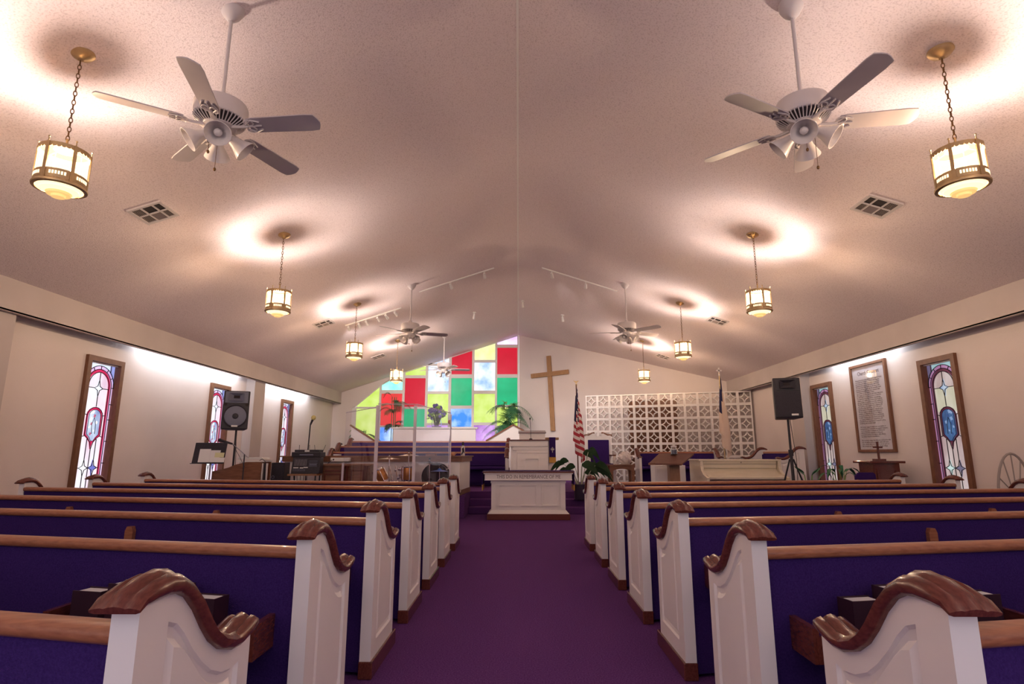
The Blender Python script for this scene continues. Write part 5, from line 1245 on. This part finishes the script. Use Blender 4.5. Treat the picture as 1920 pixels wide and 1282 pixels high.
# small dark lectern with a wooden cross below the covenant
x0, x1 = 5.50, 5.99; Y = 9.15
t = thing('small_lectern', 'small reddish brown stand cabinet below the framed covenant', 'lectern', ((x0 + x1) / 2, Y + .2, 0))
MB().box((x0 + .04, Y, .05), (x1 - .04, Y + .38, 1.0)).build('body', M['cherry'], t); MB().box((x0 - .03, Y - .05, 1.0), (x1 + .03, Y + .42, 1.035)).build('top', M['cherry'], t, bevel=.006); MB().box((x0 + .02, Y - .02, 0), (x1 - .02, Y + .40, .06)).build('base', M['cherry'], t)
b = MB(); panel_frame(b, x0 + .09, x1 - .09, .2, .92, Y, .03, .012); b.build('front_panel', M['cherry'], t)
cx, cz = 5.74, 1.036; t = thing('standing_cross', 'little wooden cross standing on the small brown cabinet', 'cross', (cx, Y + .15, cz))
MB().box((cx - .08, Y + .1, cz), (cx + .08, Y + .2, cz + .03)).build('base', M['cherry'], t); MB().box((cx - .012, Y + .14, cz + .03), (cx + .012, Y + .165, cz + .30)).build('upright', M['cherry'], t); MB().box((cx - .07, Y + .14, cz + .20), (cx + .07, Y + .165, cz + .222)).build('cross_arm', M['cherry'], t)
# purple padded chair whose back shows over the front pew
px0 = atY(1614, 892, 8.9); px1 = atY(1642, 892, 8.9); xa, xb = px0.x - .02, px1.x + .06
t = thing('padded_chair', 'purple padded chair back rising behind the front right pew', 'chair', ((xa + xb) / 2, 8.85, 0))
zt = atY(1630, 886, 8.9).z
MB().prism([(xa, 9.0, zt - .34), (xb, 9.0, zt - .34), (xb, 9.0, zt - .03), (xb - .03, 9.0, zt), (xa + .06, 9.0, zt), (xa, 9.0, zt - .05)], (0, .04, 0)).build('backrest', M['choir_fabric'], t); MB().box((xa, 8.68, .42), (xb, 9.0, .48)).build('seat', M['choir_fabric'], t)
for xx in (xa + .01, xb - .04):
    for yy in (8.69, 9.0): MB().box((xx, yy, 0), (xx + .03, yy + .03, .42 if yy < 8.8 else zt - .1)).build('leg', M['brown'], t)
# hoop-backed wire chair at the right wall
x, y = 5.93, 6.85
t = thing('hoop_chair', 'grey hoop backed wicker chair against the right wall', 'chair', (x, y, 0))
b = MB(); hoop = [(x - .22 * math.cos(a) * 1.0, y + .2, .55 + .60 * math.sin(a)) for a in [PI * q / 16 for q in range(17)]]; b.tube([(x - .22, y + .2, .44)] + hoop + [(x + .22, y + .2, .44)], .014, 8); b.build('hoop', M['rattan'], t, smooth=True)
for k in range(5):
    a = PI * (.18 + .16 * k); MB().tube([(x, y + .2, .46), (x - .10 * math.cos(a), y + .2, .75), (x - .215 * math.cos(a), y + .2, .55 + .59 * math.sin(a))], .007, 6).build('spoke', M['rattan'], t)
MB().lathe([(.0, .40), (.22, .40), (.24, .43), (.22, .46), (0, .465)], (x, y, 0), 24, cap=False).build('seat', M['rattan'], t, smooth=True)
for k in range(4): a = PI / 4 + k * PI / 2; MB().tube([(x + .17 * math.cos(a), y + .17 * math.sin(a), .42), (x + .21 * math.cos(a), y + .21 * math.sin(a), 0)], .014, 6).build('leg', M['rattan'], t)
